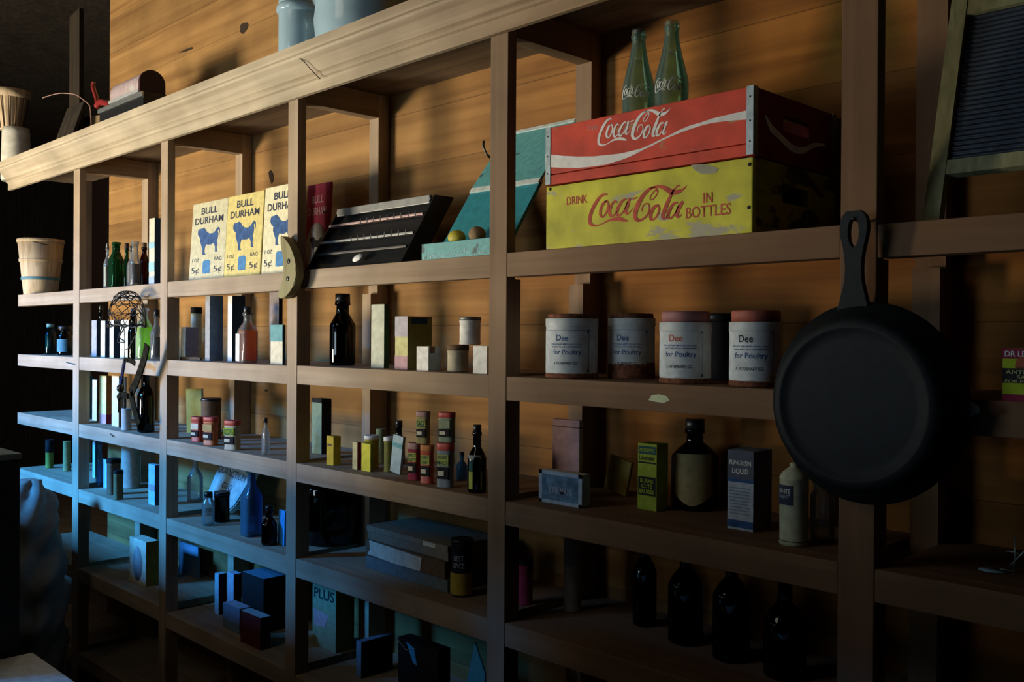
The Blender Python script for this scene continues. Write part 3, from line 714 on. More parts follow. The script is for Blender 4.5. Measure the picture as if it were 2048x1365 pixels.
t, w, h, d = carton('tall_box', 'tall narrow cream box with pale blue bands beside the second post, top shelf', 'box', 297, 308, 321, 437, 'A', 1, .03, CREAM, NAVY)
plate(t, 'label_band', w, h, d, 0, 1, .20, .34, CYAN); plate(t, 'label_band', w, h, d, 0, 1, .55, .64, CYAN); plate(t, 'label_band', w, h, d, 0, 1, 0, .13, LBLUE)

# ------------------------------------------------------------------ row B
bottle('medicine_bottle', 'tall teal bottle on the second shelf at the far left', 89, 112, 648, 'B', 0, .10, glass('teal glass', (.15, .5, .55)), n=5, neck=.6, shoulder=.8, cap=TEAL, liquid=TEAL, lev=.9)
t, r, h = bottle('jar', 'squat dark jar with a blue label beside the tall teal bottle', 115, 145, 652, 'B', 0, .10, DARKG, neck=.8, shoulder=.75, cap=BLACK, cat='jar')
bm = new(); curved_patch(bm, r+.0006, -.3, 1.5, h*.12, h*.55); obj('label', bm, paper('blue label', (.08, .26, .40)), t)
t, w, h, d = carton('small_box', 'narrow pale grey box at the left end of the second shelf bottles', 'box', 183, 193, 201, 641, 'B', 1, .10, GREY, NAVY)
bottle('bottle', 'thin black bottle rising above its neighbours, left end of the second shelf bottles', 193, 210, 610, 'B', 1, .14, DARKG, neck=.4, shoulder=.62, cap=BLACK)
carton('book', 'white-spined dark blue book beside the thin black bottle', 'book', 201, 210, 222, 642, 'B', 1, .06, CREAM, NAVY)
t, w, h, d = carton('book', 'narrow white-spined navy book behind the wire muzzle', 'book', 219, 227, 240, 641, 'B', 1, .045, WHITE, NAVY)
carton('small_box', 'plain cream upright box behind the wire muzzle', 'box', 240, 257, 260, 640, 'B', 1, .05, CREAM, BROWNC)
bottle('bottle', 'dark square bottle with a bright blue-lit neck, behind the wire muzzle', 256, 276, 617, 'B', 1, .035, DARKG, n=4, neck=.5, shoulder=.62, cap=NAVY)
bottle('bottle', 'clear bottle holding bright yellow-green liquid, behind the wire muzzle', 271, 305, 616, 'B', 1, .03, CLEAR, n=4, neck=.45, shoulder=.62, liquid=liquid('yellow green liquid', (.62, .95, .04)), lev=1)
bottle('bottle', 'clear bottle of dark liquid with a black stopper, against the second post', 300, 326, 620, 'B', 1, .045, CLEAR, n=2, neck=.4, shoulder=.6, cap=BLACK, liquid=liquid('dark green liquid', (.02, .08, .06)), lev=.85)
# bay 2
t, w, h, d = carton('wood_block', 'flat wooden block under the small lilac box', 'block', 360, 400, 402, 715, 'B', 2, .05, BROWNC)
zb = ZT['B', 2]+h+.0003
t, w, h, d = carton('small_box', 'small lilac box with a white edge standing on a wooden block', 'box', 362, 371, 397, 655, 'B', 2, .05, CREAM, paper('lilac card', (.30, .30, .42)), zb=zb)
can('round_tin', 'pale upright jar half hidden behind the lilac box', 'tin', 381, 404, 615, 'B', 2, .19, paper('pale jar', (.50, .56, .50)), DARKC)
carton('book', 'tall dusty blue book with a pale spine, left of its pair on the second shelf', 'book', 410, 419, 446, 592, 'B', 2, .05, GREY, BLUEB)
carton('book', 'tall dark blue book with a pale spine, just left of the orange bottle', 'book', 455, 464, 490, 592, 'B', 2, .085, WHITE, NAVY)
AMBL = liquid('orange liquid', (1.0, .36, .01))
t, r, h = bottle('bottle', 'square clear bottle glowing with orange liquid, white paper on its left face', 476, 514, 614, 'B', 2, .035, CLEAR, n=5, neck=.42, shoulder=.64, cap=BLACK, liquid=AMBL, lev=1.0)
bm = new(); box(bm, -r*.98, -r*.05, -r-.0012, -r-.0004, .006, h*.52); obj('label', bm, WHITE, t)
t, w, h, d = carton('small_box', 'teal and cream upright box left of the third post, second shelf', 'box', 541, 565, 571, 650, 'B', 2, .035, CREAM, NAVY)
plate(t, 'label_band', w, h, d, 0, 1, .58, 1, TEAL)
carton('weathered_plank', 'rough grey upright plank behind the teal and cream box', 'plank', 538, 557, 565, 582, 'B', 2, .10, paper('grey weathered wood', (.30, .26, .26)), DARKC)
# bay 3
t, r, h = bottle('large_bottle', 'large dark amber bottle with a black screw cap, right of the third post', 658, 712, 588, 'B', 3, .10, glass('very dark amber', (.05, .03, .02)), neck=.5, shoulder=.64, cap=BLACK, capfrac=.1)
carton('tall_box', 'tall plain pale box on the second shelf right of the large dark bottle', 'box', 742, 768, 778, 609, 'B', 3, .06, paper('pale sage card', (.55, .57, .44)), DKTEAL)
t, w, h, d = carton('tall_box', 'box with lilac, yellow and pink bands and an olive side, second shelf', 'box', 790, 815, 864, 633, 'B', 3, .035, paper('pale yellow card', (.62, .60, .30)), OLIVE)
plate(t, 'label_band', w, h, d, 0, 1, .62, 1, paper('lilac grey print', (.52, .50, .56))); plate(t, 'label_band', w, h, d, 0, 1, 0, .26, PINK)
plate(t, 'dark_emblem', w, h, d, .15, .80, .86, .97, NAVY, side=True)
t, w, h, d = carton('small_carton', 'small white carton with a torn notch, left of the round cream tin', 'carton', 833, 857, 882, 693, 'B', 3, .02, WHITE, LBLUE)
plate(t, 'tear', w, h, d, .1, .5, .72, 1, BROWNC, side=True)
t0, r0, h0 = can('salve_tin', 'round cream tin under a white one, by the fourth post', 'tin', 893, 939, 690, 'B', 3, .055, paper('buff label', (.50, .45, .33)), BROWNC, lidh=.2)
t1, r1, h1 = can('salve_tin', 'white tin standing on top of the round cream tin', 'tin', 917, 963, 634, 'B', 3, .062, WHITE, TIN, zb=ZT['B', 3]+h0+.0005)
t, w, h, d = carton('small_carton', 'small white carton standing close against the fourth post', 'carton', 946, 974, 979, 692, 'B', 3, .012, WHITE, CREAM)
# bay 4: four big tins
def poultry(label, xl, xr, ytop, Y, txt, lid=None, dim=WTIN, rust=.08):
    z = ZT['B', 4]; X, r, h = cyl_pos(xl, xr, Y, ytop, z); Y = max(Y, r+.003)
    t = thing('powder_tin', label, 'tin', (X, Y, Z(z)), group='big white powder tins on the second shelf')
    lh = h*.15 if lid else h*.07
    bm = new(); lathe(bm, [(r*.97, 0), (r*1.01, .002), (r*1.01, .005), (r*.995, .008), (r*.995, h-lh-.003), (r, h-lh)], 48); obj('body', bm, dim, t)
    bm = new(); lathe(bm, [(r*1.012, h-lh-.016), (r*1.015, h-lh-.015), (r*1.015, h-lh-.001), (r*1.0, h-lh)], 48); obj('neck_band', bm, dim, t)
    bm = new(); lathe(bm, [(r*.93, h-lh), (r*.93, h-.003), (r*.9, h), (r*.5, h-.002)], 40); obj('lid', bm, lid or RUST, t)
    bm = new(); lathe(bm, [(r*1.012, 0), (r*1.014, .003), (r*1.014, h*rust*.6), (r*1.0, h*rust)], 48); obj('rust_ring', bm, RUST, t)
    ca = math.atan2(-X, Y+CD); A0 = ca-.36
    bm = new(); curved_patch(bm, r*1.003, A0-1.3, A0+1.05, h*.10, h*.74, 24); lab = obj('label', bm, paper('white paper label', (.66, .72, .75)), t)
    rr_ = r*1.007
    for s_, w_, h_, z_, a_, m_ in (('Dee', .025, .012, .63, -.02, txt), ('for Poultry', .058, .0125, .40, .16, BLUEINK), ('A. VETERINARY CO.', .050, .0055, .24, .10, BLACKINK), ('FOR LICE AND MITES ON ALL FOWL', .066, .0030, .53, .12, BLUEINK), ('SHAKE WELL INTO THE FEATHERS', .060, .0028, .49, .12, BLUEINK)):
        b = text_bm(s_, w_, h_, .015, 0, rr_, A0+a_); obj('lettering', b, m_, lab, (0, 0, h*z_))
    bm = new()
    curved_patch(bm, rr_, A0+1.05, A0+1.07, h*.10, h*.745); curved_patch(bm, rr_, A0-1.3, A0+1.15, h*.742, h*.75, 24)
    for q in (.10, .70):
        curved_patch(bm, rr_, A0+.98, A0+1.07, h*q, h*(q+.04), 4)
    obj('printed_border', bm, BLUEINK, lab)
    return t
poultry('white powder tin with blue-tinted label, nearest the fourth post', 1089, 1198, 629, .062, BLUEINK)
poultry('dim white powder tin set back in shade between its brighter neighbours', 1214, 1312, 628, .15, BLUEINK, dim=WTIN, rust=.25)
poultry('white powder tin with red name and pinkish lid, third along from the fourth post', 1317, 1425, 624, .062, REDINK, lid=mat('pink lid', (.40, .18, .18)))
poultry('white powder tin with a thick red lid, left of the skillet', 1457, 1566, 622, .064, BLACKINK, lid=mat('brick red lid', (.42, .12, .08)))
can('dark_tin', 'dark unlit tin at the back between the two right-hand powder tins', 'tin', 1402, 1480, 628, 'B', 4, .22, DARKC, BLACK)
# bay 5 salve box
t, w, h, d = carton('salve_box', 'green and red salve box with black band, on the shelf right of the skillet', 'box', 2005, 2110, 2150, 697, 'B', 5, .008, GREENC, DKTEAL)
plate(t, 'red_band', w, h, d, 0, 1, .80, 1, MAROON); plate(t, 'black_band', w, h, d, 0, 1, .34, .62, BLACKINK); plate(t, 'red_band', w, h, d, 0, 1, 0, .13, MAROON)
letters(t, "DR LEGEAR'S", w*.90, h*.11, 0, -d/2-.001, h*.895, WHITE, .015)
letters(t, 'ANTISEPTIC', w*.86, h*.075, 0, -d/2-.001, h*.55, GOLDINK, .01); letters(t, 'SALVE', w*.42, h*.07, 0, -d/2-.001, h*.455, GOLDINK, .01); letters(t, 'FOR POULTRY', w*.88, h*.055, 0, -d/2-.001, h*.375, GOLDINK, .01)
bm = new(); lathe(bm, [(.001, 0), (w*.25, 0), (w*.25, -.0008), (.001, -.0008)], 24, axis='Y', cz=h*.66); 
for v in bm.verts: v.co.z = max(v.co.z, h*.622)
obj('portrait', bm, mat('brick print', (.35, .08, .04)), t, (0, -d/2, 0))

# ------------------------------------------------------------------ row C
for (a, b_, c_, yt, Y, f, s_, lab) in (
    (159, 167, 172, 748, .12, DKTEAL, DARKC, 'dark teal book against the first post, third shelf'),
    (171, 178, 186, 752, .10, TEAL, DKTEAL, 'teal-spined dark green book, third shelf'),
    (185, 194, 198, 760, .09, CREAM, BROWNC, 'short cream book between the teal one and the yellow-pink one')):
    carton('book', lab, 'book', a, b_, c_, yt, 'C', 1, Y, f, s_, group='books and boxes on the third shelf')
t, w, h, d = carton('tall_box', 'yellow box with a pink foot and orange side, third shelf between books', 'box', 199, 213, 226, 752, 'C', 1, .075, paper('soft yellow card', (.72, .66, .30)), ORANGE, group='books and boxes on the third shelf')
plate(t, 'pink_foot', w, h, d, 0, 1, 0, .2, PINK); plate(t, 'maroon_foot', w, h, d, 0, 1, 0, .2, MAROON, side=True)
carton('book', 'cream book right of the yellow and pink box', 'book', 224, 238, 241, 752, 'C', 1, .065, CREAM, BROWNC, group='books and boxes on the third shelf')
carton('book', 'pale cream book behind the hanging leather strap', 'book', 240, 250, 253, 754, 'C', 1, .085, WHITE, GREY, group='books and boxes on the third shelf')
bottle('tall_bottle', 'tall black bottle behind the hanging straps, third shelf', 275, 310, 745, 'C', 1, .06, glass('black glass', (.008, .01, .01)), neck=.4, shoulder=.62, n=3)
o, r, h = can('round_jar', 'squat pale grey round jar below the hanging straps', 'jar', 243, 264, 817, 'C', 1, .04, paper('pale grey jar', (.42, .46, .46)), None)
t, w, h, d = carton('show_card', 'olive yellow card standing tilted behind the little red tins', 'card', 374, 405, 408, 780, 'C', 2, .155, OLIVE, CREAM, tilt=-.05)
can('round_tin', 'dark open-topped round tin behind the little red tins', 'tin', 402, 444, 797, 'C', 2, .115, BROWNC, BLACK, lidh=.06)
def shaker(label, xl, xr, ytop, bay, Y, body, lid, lab, txt=None, zb=None, ax=0):
    z = ZT['C', bay] if zb is None else zb
    t, r, h = can('spice_tin', label, 'tin', xl, xr, ytop, 'C', bay, Y, body, lid, zb=z, n=3.2, sx=1.12, sy=.72, lidh=.17, group='little spice tins on the third shelf', rz=.35)
    bm = new(); box(bm, -r*.82, r*.82, -r*.72-.0012, -r*.72+.002, h*.50, h*.74, .0004); l_ = obj('label', bm, lab, t)
    bm = new(); box(bm, -r*.80, r*.80, -r*.72-.0012, -r*.72+.002, h*.20, h*.46, .0004); obj('dark_panel', bm, DARKC, t)
    bm = new(); box(bm, -r*.7, r*.2, -r*.72-.0018, -r*.72-.0012, h*.27, h*.38); obj('flame_mark', bm, CREAM, t)
    if txt: letters(t, txt, r*1.5, h*.2, 0, -r*.72-.0018, h*.62, DKTEAL, .01)
    return t, r, h
shaker('small red and cream spice tin, leftmost of three, beside the olive card', 384, 408, 834, 2, .045, REDT, REDT, CREAM)
shaker('small orange-red spice tin, middle of the three below the dark tin', 408, 437, 834, 2, .03, mat('orange red tin', (.5, .14, .05), rough=.45), REDT, paper('tan label', (.5, .35, .15)))
shaker('small spice tin with a yellow-green label and red lid, rightmost of the three', 450, 482, 841, 2, .022, mat('pale tin', (.45, .40, .28), rough=.5), REDT, GREENC, 'CLOVES')
bottle('small_bottle', 'slim clear empty bottle alone at the right of the third shelf bay', 523, 541, 836, 'C', 2, .03, CLEAR, n=4, neck=.45, shoulder=.66, cap=BLACK, sy=.8)
t, w, h, d = carton('tall_box', 'tall pale green box with a dark cap, right of the third post', 'box', 624, 644, 664, 798, 'C', 3, .15, paper('pale green card', (.26, .34, .22)), DARKC)
plate(t, 'dark_cap', w, h, d, 0, 1, .93, 1.01, DARKC)
t, w, h, d = carton('small_tin', 'bright yellow tin standing alone, right of the third post', 'tin', 654, 668, 683, 873, 'C', 3, .045, paper('amber card', (.60, .42, .04)), YELLOW)
plate(t, 'dark_mark', w, h, d, .15, .8, .66, .74, BROWNC)
t, w, h, d = carton('small_tin', 'yellow and red tin, front left of the yellow cluster', 'tin', 706, 716, 724, 885, 'C', 3, .045, paper('cream yellow', (.6, .52, .25)), MAROON)
t, w, h, d = carton('small_tin', 'plain yellow tin, front right of the yellow cluster', 'tin', 724, 742, 746, 888, 'C', 3, .047, YELLOW, OLIVE)
can('jar', 'yellow-filled jar with a white lid, behind the yellow tins', 'jar', 729, 760, 871, 'C', 3, .085, paper('mustard', (.42, .34, .04)), WHITE)
can('jar', 'narrow olive jar with a white lid, touching the tilted pale card', 'jar', 768, 790, 874, 'C', 3, .085, OLIVE, WHITE)
can('small_tin', 'small greenish tin at the back of the yellow cluster', 'tin', 752, 774, 858, 'C', 3, .17, paper('green grey', (.28, .32, .16)), None)
t, w, h, d = carton('folded_packet', 'pale teal packet leaning to the right beside the white-lidded jars', 'packet', 781, 801, 804, 873, 'C', 3, .07, paper('pale teal paper', (.40, .52, .52)), tilt=.14)
plate(t, 'grey_band', w, h, d, 0, 1, .68, .80, TEAL)
bottle('jar', 'dark jar with black stopper at the back behind the tilted packet', 786, 812, 842, 'C', 3, .19, DARKG, cap=BLACK, cat='jar', neck=.5)
s1 = shaker('maroon spice tin with yellow label, left foot of the stacked spice tins', 817, 842, 886, 3, .045, MAROON, mat('dull pink tin', (.35, .2, .18)), paper('lime label', (.45, .5, .1)), 'SPICY\nOATS')
s2 = shaker('orange-red spice tin at the bottom of the left stack', 843, 869, 890, 3, .035, REDT, mat('orange tin', (.5, .17, .05)), paper('lime label', (.45, .5, .1)), 'CURRY\nDUST')
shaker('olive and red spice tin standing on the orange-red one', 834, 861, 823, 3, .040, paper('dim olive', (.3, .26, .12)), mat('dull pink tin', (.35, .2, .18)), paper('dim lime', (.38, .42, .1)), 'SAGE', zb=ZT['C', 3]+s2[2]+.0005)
s3 = shaker('spice tin with a round lime label, bottom of the right stack', 876, 909, 886, 3, .03, mat('blue grey tin', (.2, .25, .3)), REDT, paper('lime label', (.45, .5, .1)), 'PURE\nMACE')
shaker('spice tin with a red lid on top of the right stack', 879, 911, 825, 3, .033, paper('grey green', (.25, .3, .2)), REDT, paper('dim grey label', (.3, .34, .22)), zb=ZT['C', 3]+s3[2]+.0005)
t, r, h = bottle('small_bottle', 'dark bottle with black stopper and yellow-green label, beside the fourth post', 936, 975, 850, 'C', 3, .035, glass('blackish green glass', (.02, .05, .04)), cap=BLACK, neck=.42, shoulder=.58, n=3)
bm = new(); curved_patch(bm, r*1.04, -.8, 1.45, h*.06, h*.32); obj('label', bm, paper('lime label', (.45, .5, .1)), t)
bm = new(); curved_patch(bm, r*1.04, -.8, 1.45, h*.33, h*.48); l_ = obj('label', bm, DKTEAL, t)
bm = new(); curved_patch(bm, r*1.04, -.6, 1.35, h*.49, h*.56); obj('label', bm, GREY, t)
bottle('small_bottle', 'dim bluish bottle in the shade behind the green-labelled bottle', 913, 937, 905, 'C', 3, .13, COBALT, cap=NAVY)
# bay 4
t, w, h, d = carton('soap_carton', 'blue and white carton with dented ends, in front of the pink tin', 'carton', 1080, 1166, 1184, 945, 'C', 4, .055, paper('faded blue card', (.13, .25, .40), var=.35), LBLUE, CREAM, bev=.004)
for a_, b_, c_, e_ in ((0, 1, .88, 1), (0, 1, 0, .10), (0, .07, 0, 1), (.92, 1, 0, 1)): plate(t, 'pale_border', w, h, d, a_, b_, c_, e_, LBLUE)
letters(t, 'KIRKMAN', w*.5, h*.22, 0, -d/2-.001, h*.42, LBLUE, .01)
zb = ZT['C', 4]
t, w, h, d = carton('tall_tin', 'tall faded pink tin with a bright right edge, behind the blue carton', 'tin', 1106, 1160, 1167, 840, 'C', 4, .13, PINK, CREAM, bev=.003)
bm = new(); box(bm, -w/2-.001, w/2+.001, -d/2-.001, d/2+.001, h*.90, h*.915); obj('lid_seam', bm, BROWNC, t)
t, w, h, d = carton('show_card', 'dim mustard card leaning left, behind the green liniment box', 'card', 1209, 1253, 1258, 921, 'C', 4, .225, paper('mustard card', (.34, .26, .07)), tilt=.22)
t, w, h, d = carton('liniment_box', 'bright green liniment box with black bands, centre of the third shelf', 'box', 1277, 1315, 1338, 888, 'C', 4, .135, paper('dull lime card', (.36, .46, .05)), GREENC)
plate(t, 'black_band', w, h, d, .04, .96, .22, .50, BLACKINK); plate(t, 'black_band', w, h, d, .04, .96, .84, .96, DKTEAL)
plate(t, 'thin_rule', w, h, d, .04, .96, .70, .725, BLACKINK)
letters(t, 'BURNS\nCUTS\nBRUISES', w*.78, h*.22, 0, -d/2-.001, h*.36, GREENC, .01); letters(t, 'Liniment', w*.82, h*.075, 0, -d/2-.0006, h*.785, BLACKINK, .01)
letters(t, 'ANTISEPTIC', w*.8, h*.055, 0, -d/2-.001, h*.90, GREENC, .01)
t, r, h = bottle('large_jar', 'large dark round jar with a buff shield label, between the green and blue boxes', 1342, 1440, 838, 'C', 4, .225, DARKG, cap=BLACK, neck=.36, shoulder=.66, cat='jar')
bm = new(); A = .50
b = new()
pts = []
n = 16
prev = None
for i in range(n+1):
    u = -1+2*i/n; a_ = A+u*.85; zl = h*(.06+.12*abs(u)**1.5); zh = h*.63
    c_ = (b.verts.new(((r+.001)*math.sin(a_), -(r+.001)*math.cos(a_), zl)), b.verts.new(((r+.001)*math.sin(a_), -(r+.001)*math.cos(a_), zh)))
    if prev: b.faces.new((prev[0], c_[0], c_[1], prev[1]))
    prev = c_
obj('label', b, paper('buff shield', (.42, .34, .16)), t); bm.free()
t, w, h, d = carton('liquid_carton', 'blue and white carton headed in white capitals, left of the cream cone-top can', 'carton', 1457, 1509, 1546, 902, 'C', 4, .10, paper('dusty white blue', (.48, .54, .60)), paper('grey blue side', (.16, .18, .22)))
plate(t, 'dark_header', w, h, d, 0, 1, .64, 1, paper('slate header', (.10, .12, .16))); plate(t, 'blue_rule', w, h, d, 0, 1, .60, .64, BLUEINK); plate(t, 'blue_foot', w, h, d, 0, 1, .03, .12, BLUEINK)
letters(t, 'FUNGUSIN', w*.82, h*.06, 0, -d/2-.001, h*.845, WHITE, .01); letters(t, 'LIQUID', w*.62, h*.075, 0, -d/2-.001, h*.735, WHITE, .015)
bm = new()
for k in range(9): box(bm, -w*.4, w*(.40-.12*random.random()), -d/2-.0012, -d/2-.0004, h*(.20+.04*k), h*(.212+.04*k))
obj('fine_print', bm, paper('print grey', (.25, .3, .38)), t)
X, r, h = cyl_pos(1560, 1621, .066, 926, ZT['C', 4])
t = thing('cone_top_can', 'cream cone-top can with a dark blue label, just below the skillet', 'can', (X, .066, Z(ZT['C', 4])))
bm = new(); lathe(bm, [(r*.94, 0), (r, .002), (r, .006), (r*.97, .008), (r*.97, h*.80), (r, h*.81), (r*.97, h*.83), (r*.80, h*.88), (r*.45, h*.93), (r*.30, h*.95), (r*.30, h*.985), (r*.2, h)], 36); obj('body', bm, paper('cream enamel', (.50, .53, .36)), t)
bm = new(); curved_patch(bm, r+.0006, -1.1, .40, h*.50, h*.74); l_ = obj('label', bm, INK, t)
obj('lettering', text_bm('WHITE', r*1.0, h*.06, .01, 0, r+.0012, -.22), WHITE, l_, (0, 0, h*.665)); obj('lettering', text_bm('PAINT', r*.9, h*.045, .01, 0, r+.0012, -.22), LBLUE, l_, (0, 0, h*.60))
bm = new(); lathe(bm, [(r+.0002, h*.055), (r+.0008, h*.056), (r+.0008, h*.062), (r+.0002, h*.063)], 36); obj('stripe', bm, DKTEAL, t)
bottle('jar', 'pale clear glass jar in the shade behind the cone-top can', 1622, 1672, 945, 'C', 4, .12, CLEAR, neck=.7, shoulder=.75, cat='jar', cap=GREY)

# ------------------------------------------------------------------ row D
can('small_jar', 'small jar with a yellow-green foot, left of its cream neighbour on the fourth shelf', 'jar', 92, 108, 880, 'D', 0, .10, paper('moss', (.22, .26, .05)), DARKC, lidh=.45)
can('small_jar', 'small cream-yellow jar at the right of the fourth shelf end bay', 'jar', 127, 143, 883, 'D', 0, .12, paper('dim straw', (.30, .28, .12)), None)
carton('small_box', 'thin blue upright box, leftmost in the fourth shelf bay', 'box', 186, 191, 197, 882, 'D', 1, .13, CYAN, NAVY)
bottle('small_bottle', 'narrow blue bottle beside the thin blue box, fourth shelf', 193, 209, 878, 'D', 1, .085, COBALT, n=4, cap=NAVY, neck=.5)
carton('small_box', 'low pale cyan box behind the two brown tins, fourth shelf', 'box', 207, 217, 222, 920, 'D', 1, .085, CYAN, NAVY)
can('brown_tin', 'brown tin with a dark lid, back one of the pair on the fourth shelf', 'tin', 216, 241, 918, 'D', 1, .052, BROWNC, DARKC, n=4)
can('brown_tin', 'small olive brown tin, front one of the pair on the fourth shelf', 'tin', 229, 247, 941, 'D', 1, .02, paper('olive brown', (.18, .15, .07)), DARKC, n=4)
can('round_box', 'large pale round box at the back of the fourth shelf', 'box', 244, 282, 880, 'D', 1, .16, paper('pale pink card', (.42, .36, .30)), None)
t, w, h, d = carton('small_box', 'small cyan fronted box with a dark side against the second post', 'box', 298, 311, 322, 930, 'D', 1, .06, CYAN, NAVY)
plate(t, 'grey_band', w, h, d, 0, 1, .35, .5, GREY)
bottle('bottle', 'clear long-necked bottle at the back left, behind the little capped bottle', 376, 408, 905, 'D', 2, .20, CLEAR, neck=.35, shoulder=.5)
# printed cloth sack
Xs0, Xs1 = gx(424, .17), gx(480, .17)
t = thing('printed_sack', 'pale blue lit paper sack with dark capitals, leaning behind the small bottles', 'sack', ((Xs0+Xs1)/2, .16, Z(ZT['D', 2])+.018), (-.35, .10, 0))
bm = new(); w = Xs1-Xs0; h = .178
P = [(-w*.42, 0), (w*.30, 0), (w*.46, h*.2), (w*.60, h*.75), (w*.66, h), (w*.1, h*1.02), (-w*.45, h), (-w*.52, h*.55), (-w*.56, h*.2)]
poly(bm, P, -.012, .012); bmesh.ops.bevel(bm, geom=bm.edges[:], offset=.004, segments=2, affect='EDGES'); obj('sack_body', bm, paper('sack cloth', (.55, .62, .60)), t)
letters(t, 'QUANCTIUM', w*.95, h*.16, 0, -.0125, h*.66, INK, .0, .25); letters(t, 'PURE SIX', w*.8, h*.10, .005, -.0125, h*.88, INK, 0, .25); letters(t, 'GEO', w*.35, h*.11, 0, -.0125, h*.42, INK, 0, .2)
bottle('small_bottle', 'small clear bottle with a black cap, front left of the sack', 406, 431, 985, 'D', 2, .045, CLEAR, cap=BLACK, neck=.6, shoulder=.78, capfrac=.12)
can('dark_jar', 'squat dark jar with a black lid, beside the small clear bottle', 'jar', 429, 462, 984, 'D', 2, .105, glass('dark smoke', (.03, .03, .03)), BLACK)
bottle('bottle', 'square blue-lit bottle, tallest in front of the printed sack', 484, 525, 938, 'D', 2, .065, COBALT, n=5, neck=.4, shoulder=.60)
bottle('small_bottle', 'dark brown medicine bottle at the front edge, fourth shelf', 524, 557, 1012, 'D', 2, .04, BROWNG, cap=BLACK, neck=.45, shoulder=.60)
t, w, h, d = carton('folded_paper', 'bright blue folded paper behind the brown medicine bottle', 'paper', 557, 570, 572, 1022, 'D', 2, .06, paper('blue paper', (.06, .42, .90)), tilt=.06)
# bay 3
bottle('glass_jug', 'large dim glass jar half hidden behind the third post', 600, 735, 940, 'D', 3, .20, DARKG, neck=.6, shoulder=.8, cat='jar')
def frame_box(name, label, cat, pts, z0, h, m, parts=None): pass
bz = ZT['D', 3]
YB = .075
X0b, X1b = gx(748, .10), gx(893, .06)
t = thing('flat_box', 'long low grey box at the bottom of the stack on the fourth shelf', 'box', ((X0b+X1b)/2, .16, Z(bz)), (0, 0, -.03), 'stack of flat boxes'); w = X1b-X0b
bm = new(); box(bm, -w/2, w/2, -.085, .085, 0, .030, .002); obj('carton', bm, paper('slate grey card', (.15, .18, .18)), t)
t = thing('flat_box', 'brown flat box with a torn white paper on its front, middle of the stack', 'box', ((X0b+X1b)/2-.005, .16, Z(bz)+.0305), (0, 0, -.05), 'stack of flat boxes')
bm = new(); box(bm, -w/2, w/2, -.085, .085, 0, .040, .002); obj('carton', bm, BROWNC, t)
bm = new(); P = [(-w*.46, .004), (-.1*w, .001), (w*.22, .002), (w*.24, .035), (0, .037), (-w*.44, .040), (-w*.42, .02)]
poly(bm, P, -.0872, -.0855); obj('torn_paper', bm, paper('torn paper', (.68, .66, .52)), t)
t = thing('flat_box', 'brown ridged flat box with a small label, top of the stack', 'box', ((X0b+X1b)/2-.002, .16, Z(bz)+.071), (0, 0, -.04), 'stack of flat boxes')
bm = new(); box(bm, -w/2, w/2, -.08, .08, 0, .034, .002); obj('carton', bm, paper('buff brown card', (.26, .21, .14)), t)
bm = new(); box(bm, -w/2-.001, w/2+.001, -.082, .082, .022, .036, .001); obj('lid', bm, paper('buff brown lid', (.28, .23, .16)), t)
bm = new(); box(bm, w*.22, w*.36, -.0828, -.082, .024, .034); obj('label', bm, CREAM, t)
t, r, h = can('coffee_can', 'dark can with a yellow lower half, left of the fourth post', 'can', 903, 950, 1078, 'D', 3, .085, DARKC, BLACK, lidh=.06)
bm = new(); curved_patch(bm, r+.0006, -1.2, 1.9, h*.04, h*.42, 20); obj('label', bm, paper('ochre label', (.42, .30, .04)), t)
bm = text_bm('BEST\nSPICE', r*1.1, h*.22, .01, 0, r+.001, .55); obj('lettering', bm, GREY, t, (0, 0, h*.62))
# bay 4 jugs
JG = glass('dark bottle glass', (.10, .22, .22))
for (xl, xr, yt, Y, s_, lab) in (
    (1268, 1318, 1075, .20, .62, 'dark glass bottle, leftmost of the four on the dim fourth shelf'),
    (1338, 1412, 1090, .17, .6, 'dark round glass jug, second from the left on the dim fourth shelf'),
    (1428, 1506, 1110, .15, .62, 'dark glass jug with a long curved gleam, third on the dim fourth shelf'),
    (1530, 1618, 1130, .14, .5, 'bulbous glass jug with green gleams, rightmost on the dim fourth shelf')):
    bottle('glass_jug', lab, xl, xr, yt, 'D', 4, Y, JG, neck=.35, shoulder=s_, cat='jug', group='glass jugs on the dim fourth shelf')
can('round_tin', 'dim dark red tin right of the fourth post, fourth shelf', 'tin', 1038, 1070, 1120, 'D', 4, .14, MAROON, DARKC)
can('round_tin', 'tall dim grey tin at the back of the fourth shelf', 'tin', 1128, 1168, 1075, 'D', 4, .17, GREY, None)

# ------------------------------------------------------------------ row E
t, w, h, d = carton('show_card', 'white card box with a grey oval portrait, alone on the lowest lit shelf', 'box', 261, 294, 320, 1080, 'E', 1, .070, CREAM, OLIVE)
bm = new(); lathe(bm, [(.001, 0), (w*.28, 0), (w*.28, -.0006), (.001, -.0006)], 28, axis='Y', cz=h*.45)
for v in bm.verts: v.co.z = h*.45+(v.co.z-h*.45)*1.6
obj('oval_portrait', bm, GREY, t, (0, -d/2, 0))
carton('book', 'dim blue-grey book standing at the back, right of the second post', 'book', 360, 398, 400, 1090, 'E', 2, .25, BLUEB)
carton('small_box', 'narrow box with a bright cyan spine, left of its twin on the lowest shelf', 'box', 432, 440, 456, 1149, 'E', 2, .11, CYAN, DARKC)
carton('small_box', 'narrow box with a cyan spine, right of its twin on the lowest shelf', 'box', 457, 470, 486, 1148, 'E', 2, .13, LBLUE, DARKC)
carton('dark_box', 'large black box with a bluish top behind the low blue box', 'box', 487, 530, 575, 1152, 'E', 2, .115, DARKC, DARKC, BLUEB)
carton('low_box', 'low blue-grey box lying in front of the narrow boxes', 'box', 449, 482, 505, 1213, 'E', 2, .06, BLUEB, BROWNC, LBLUE)
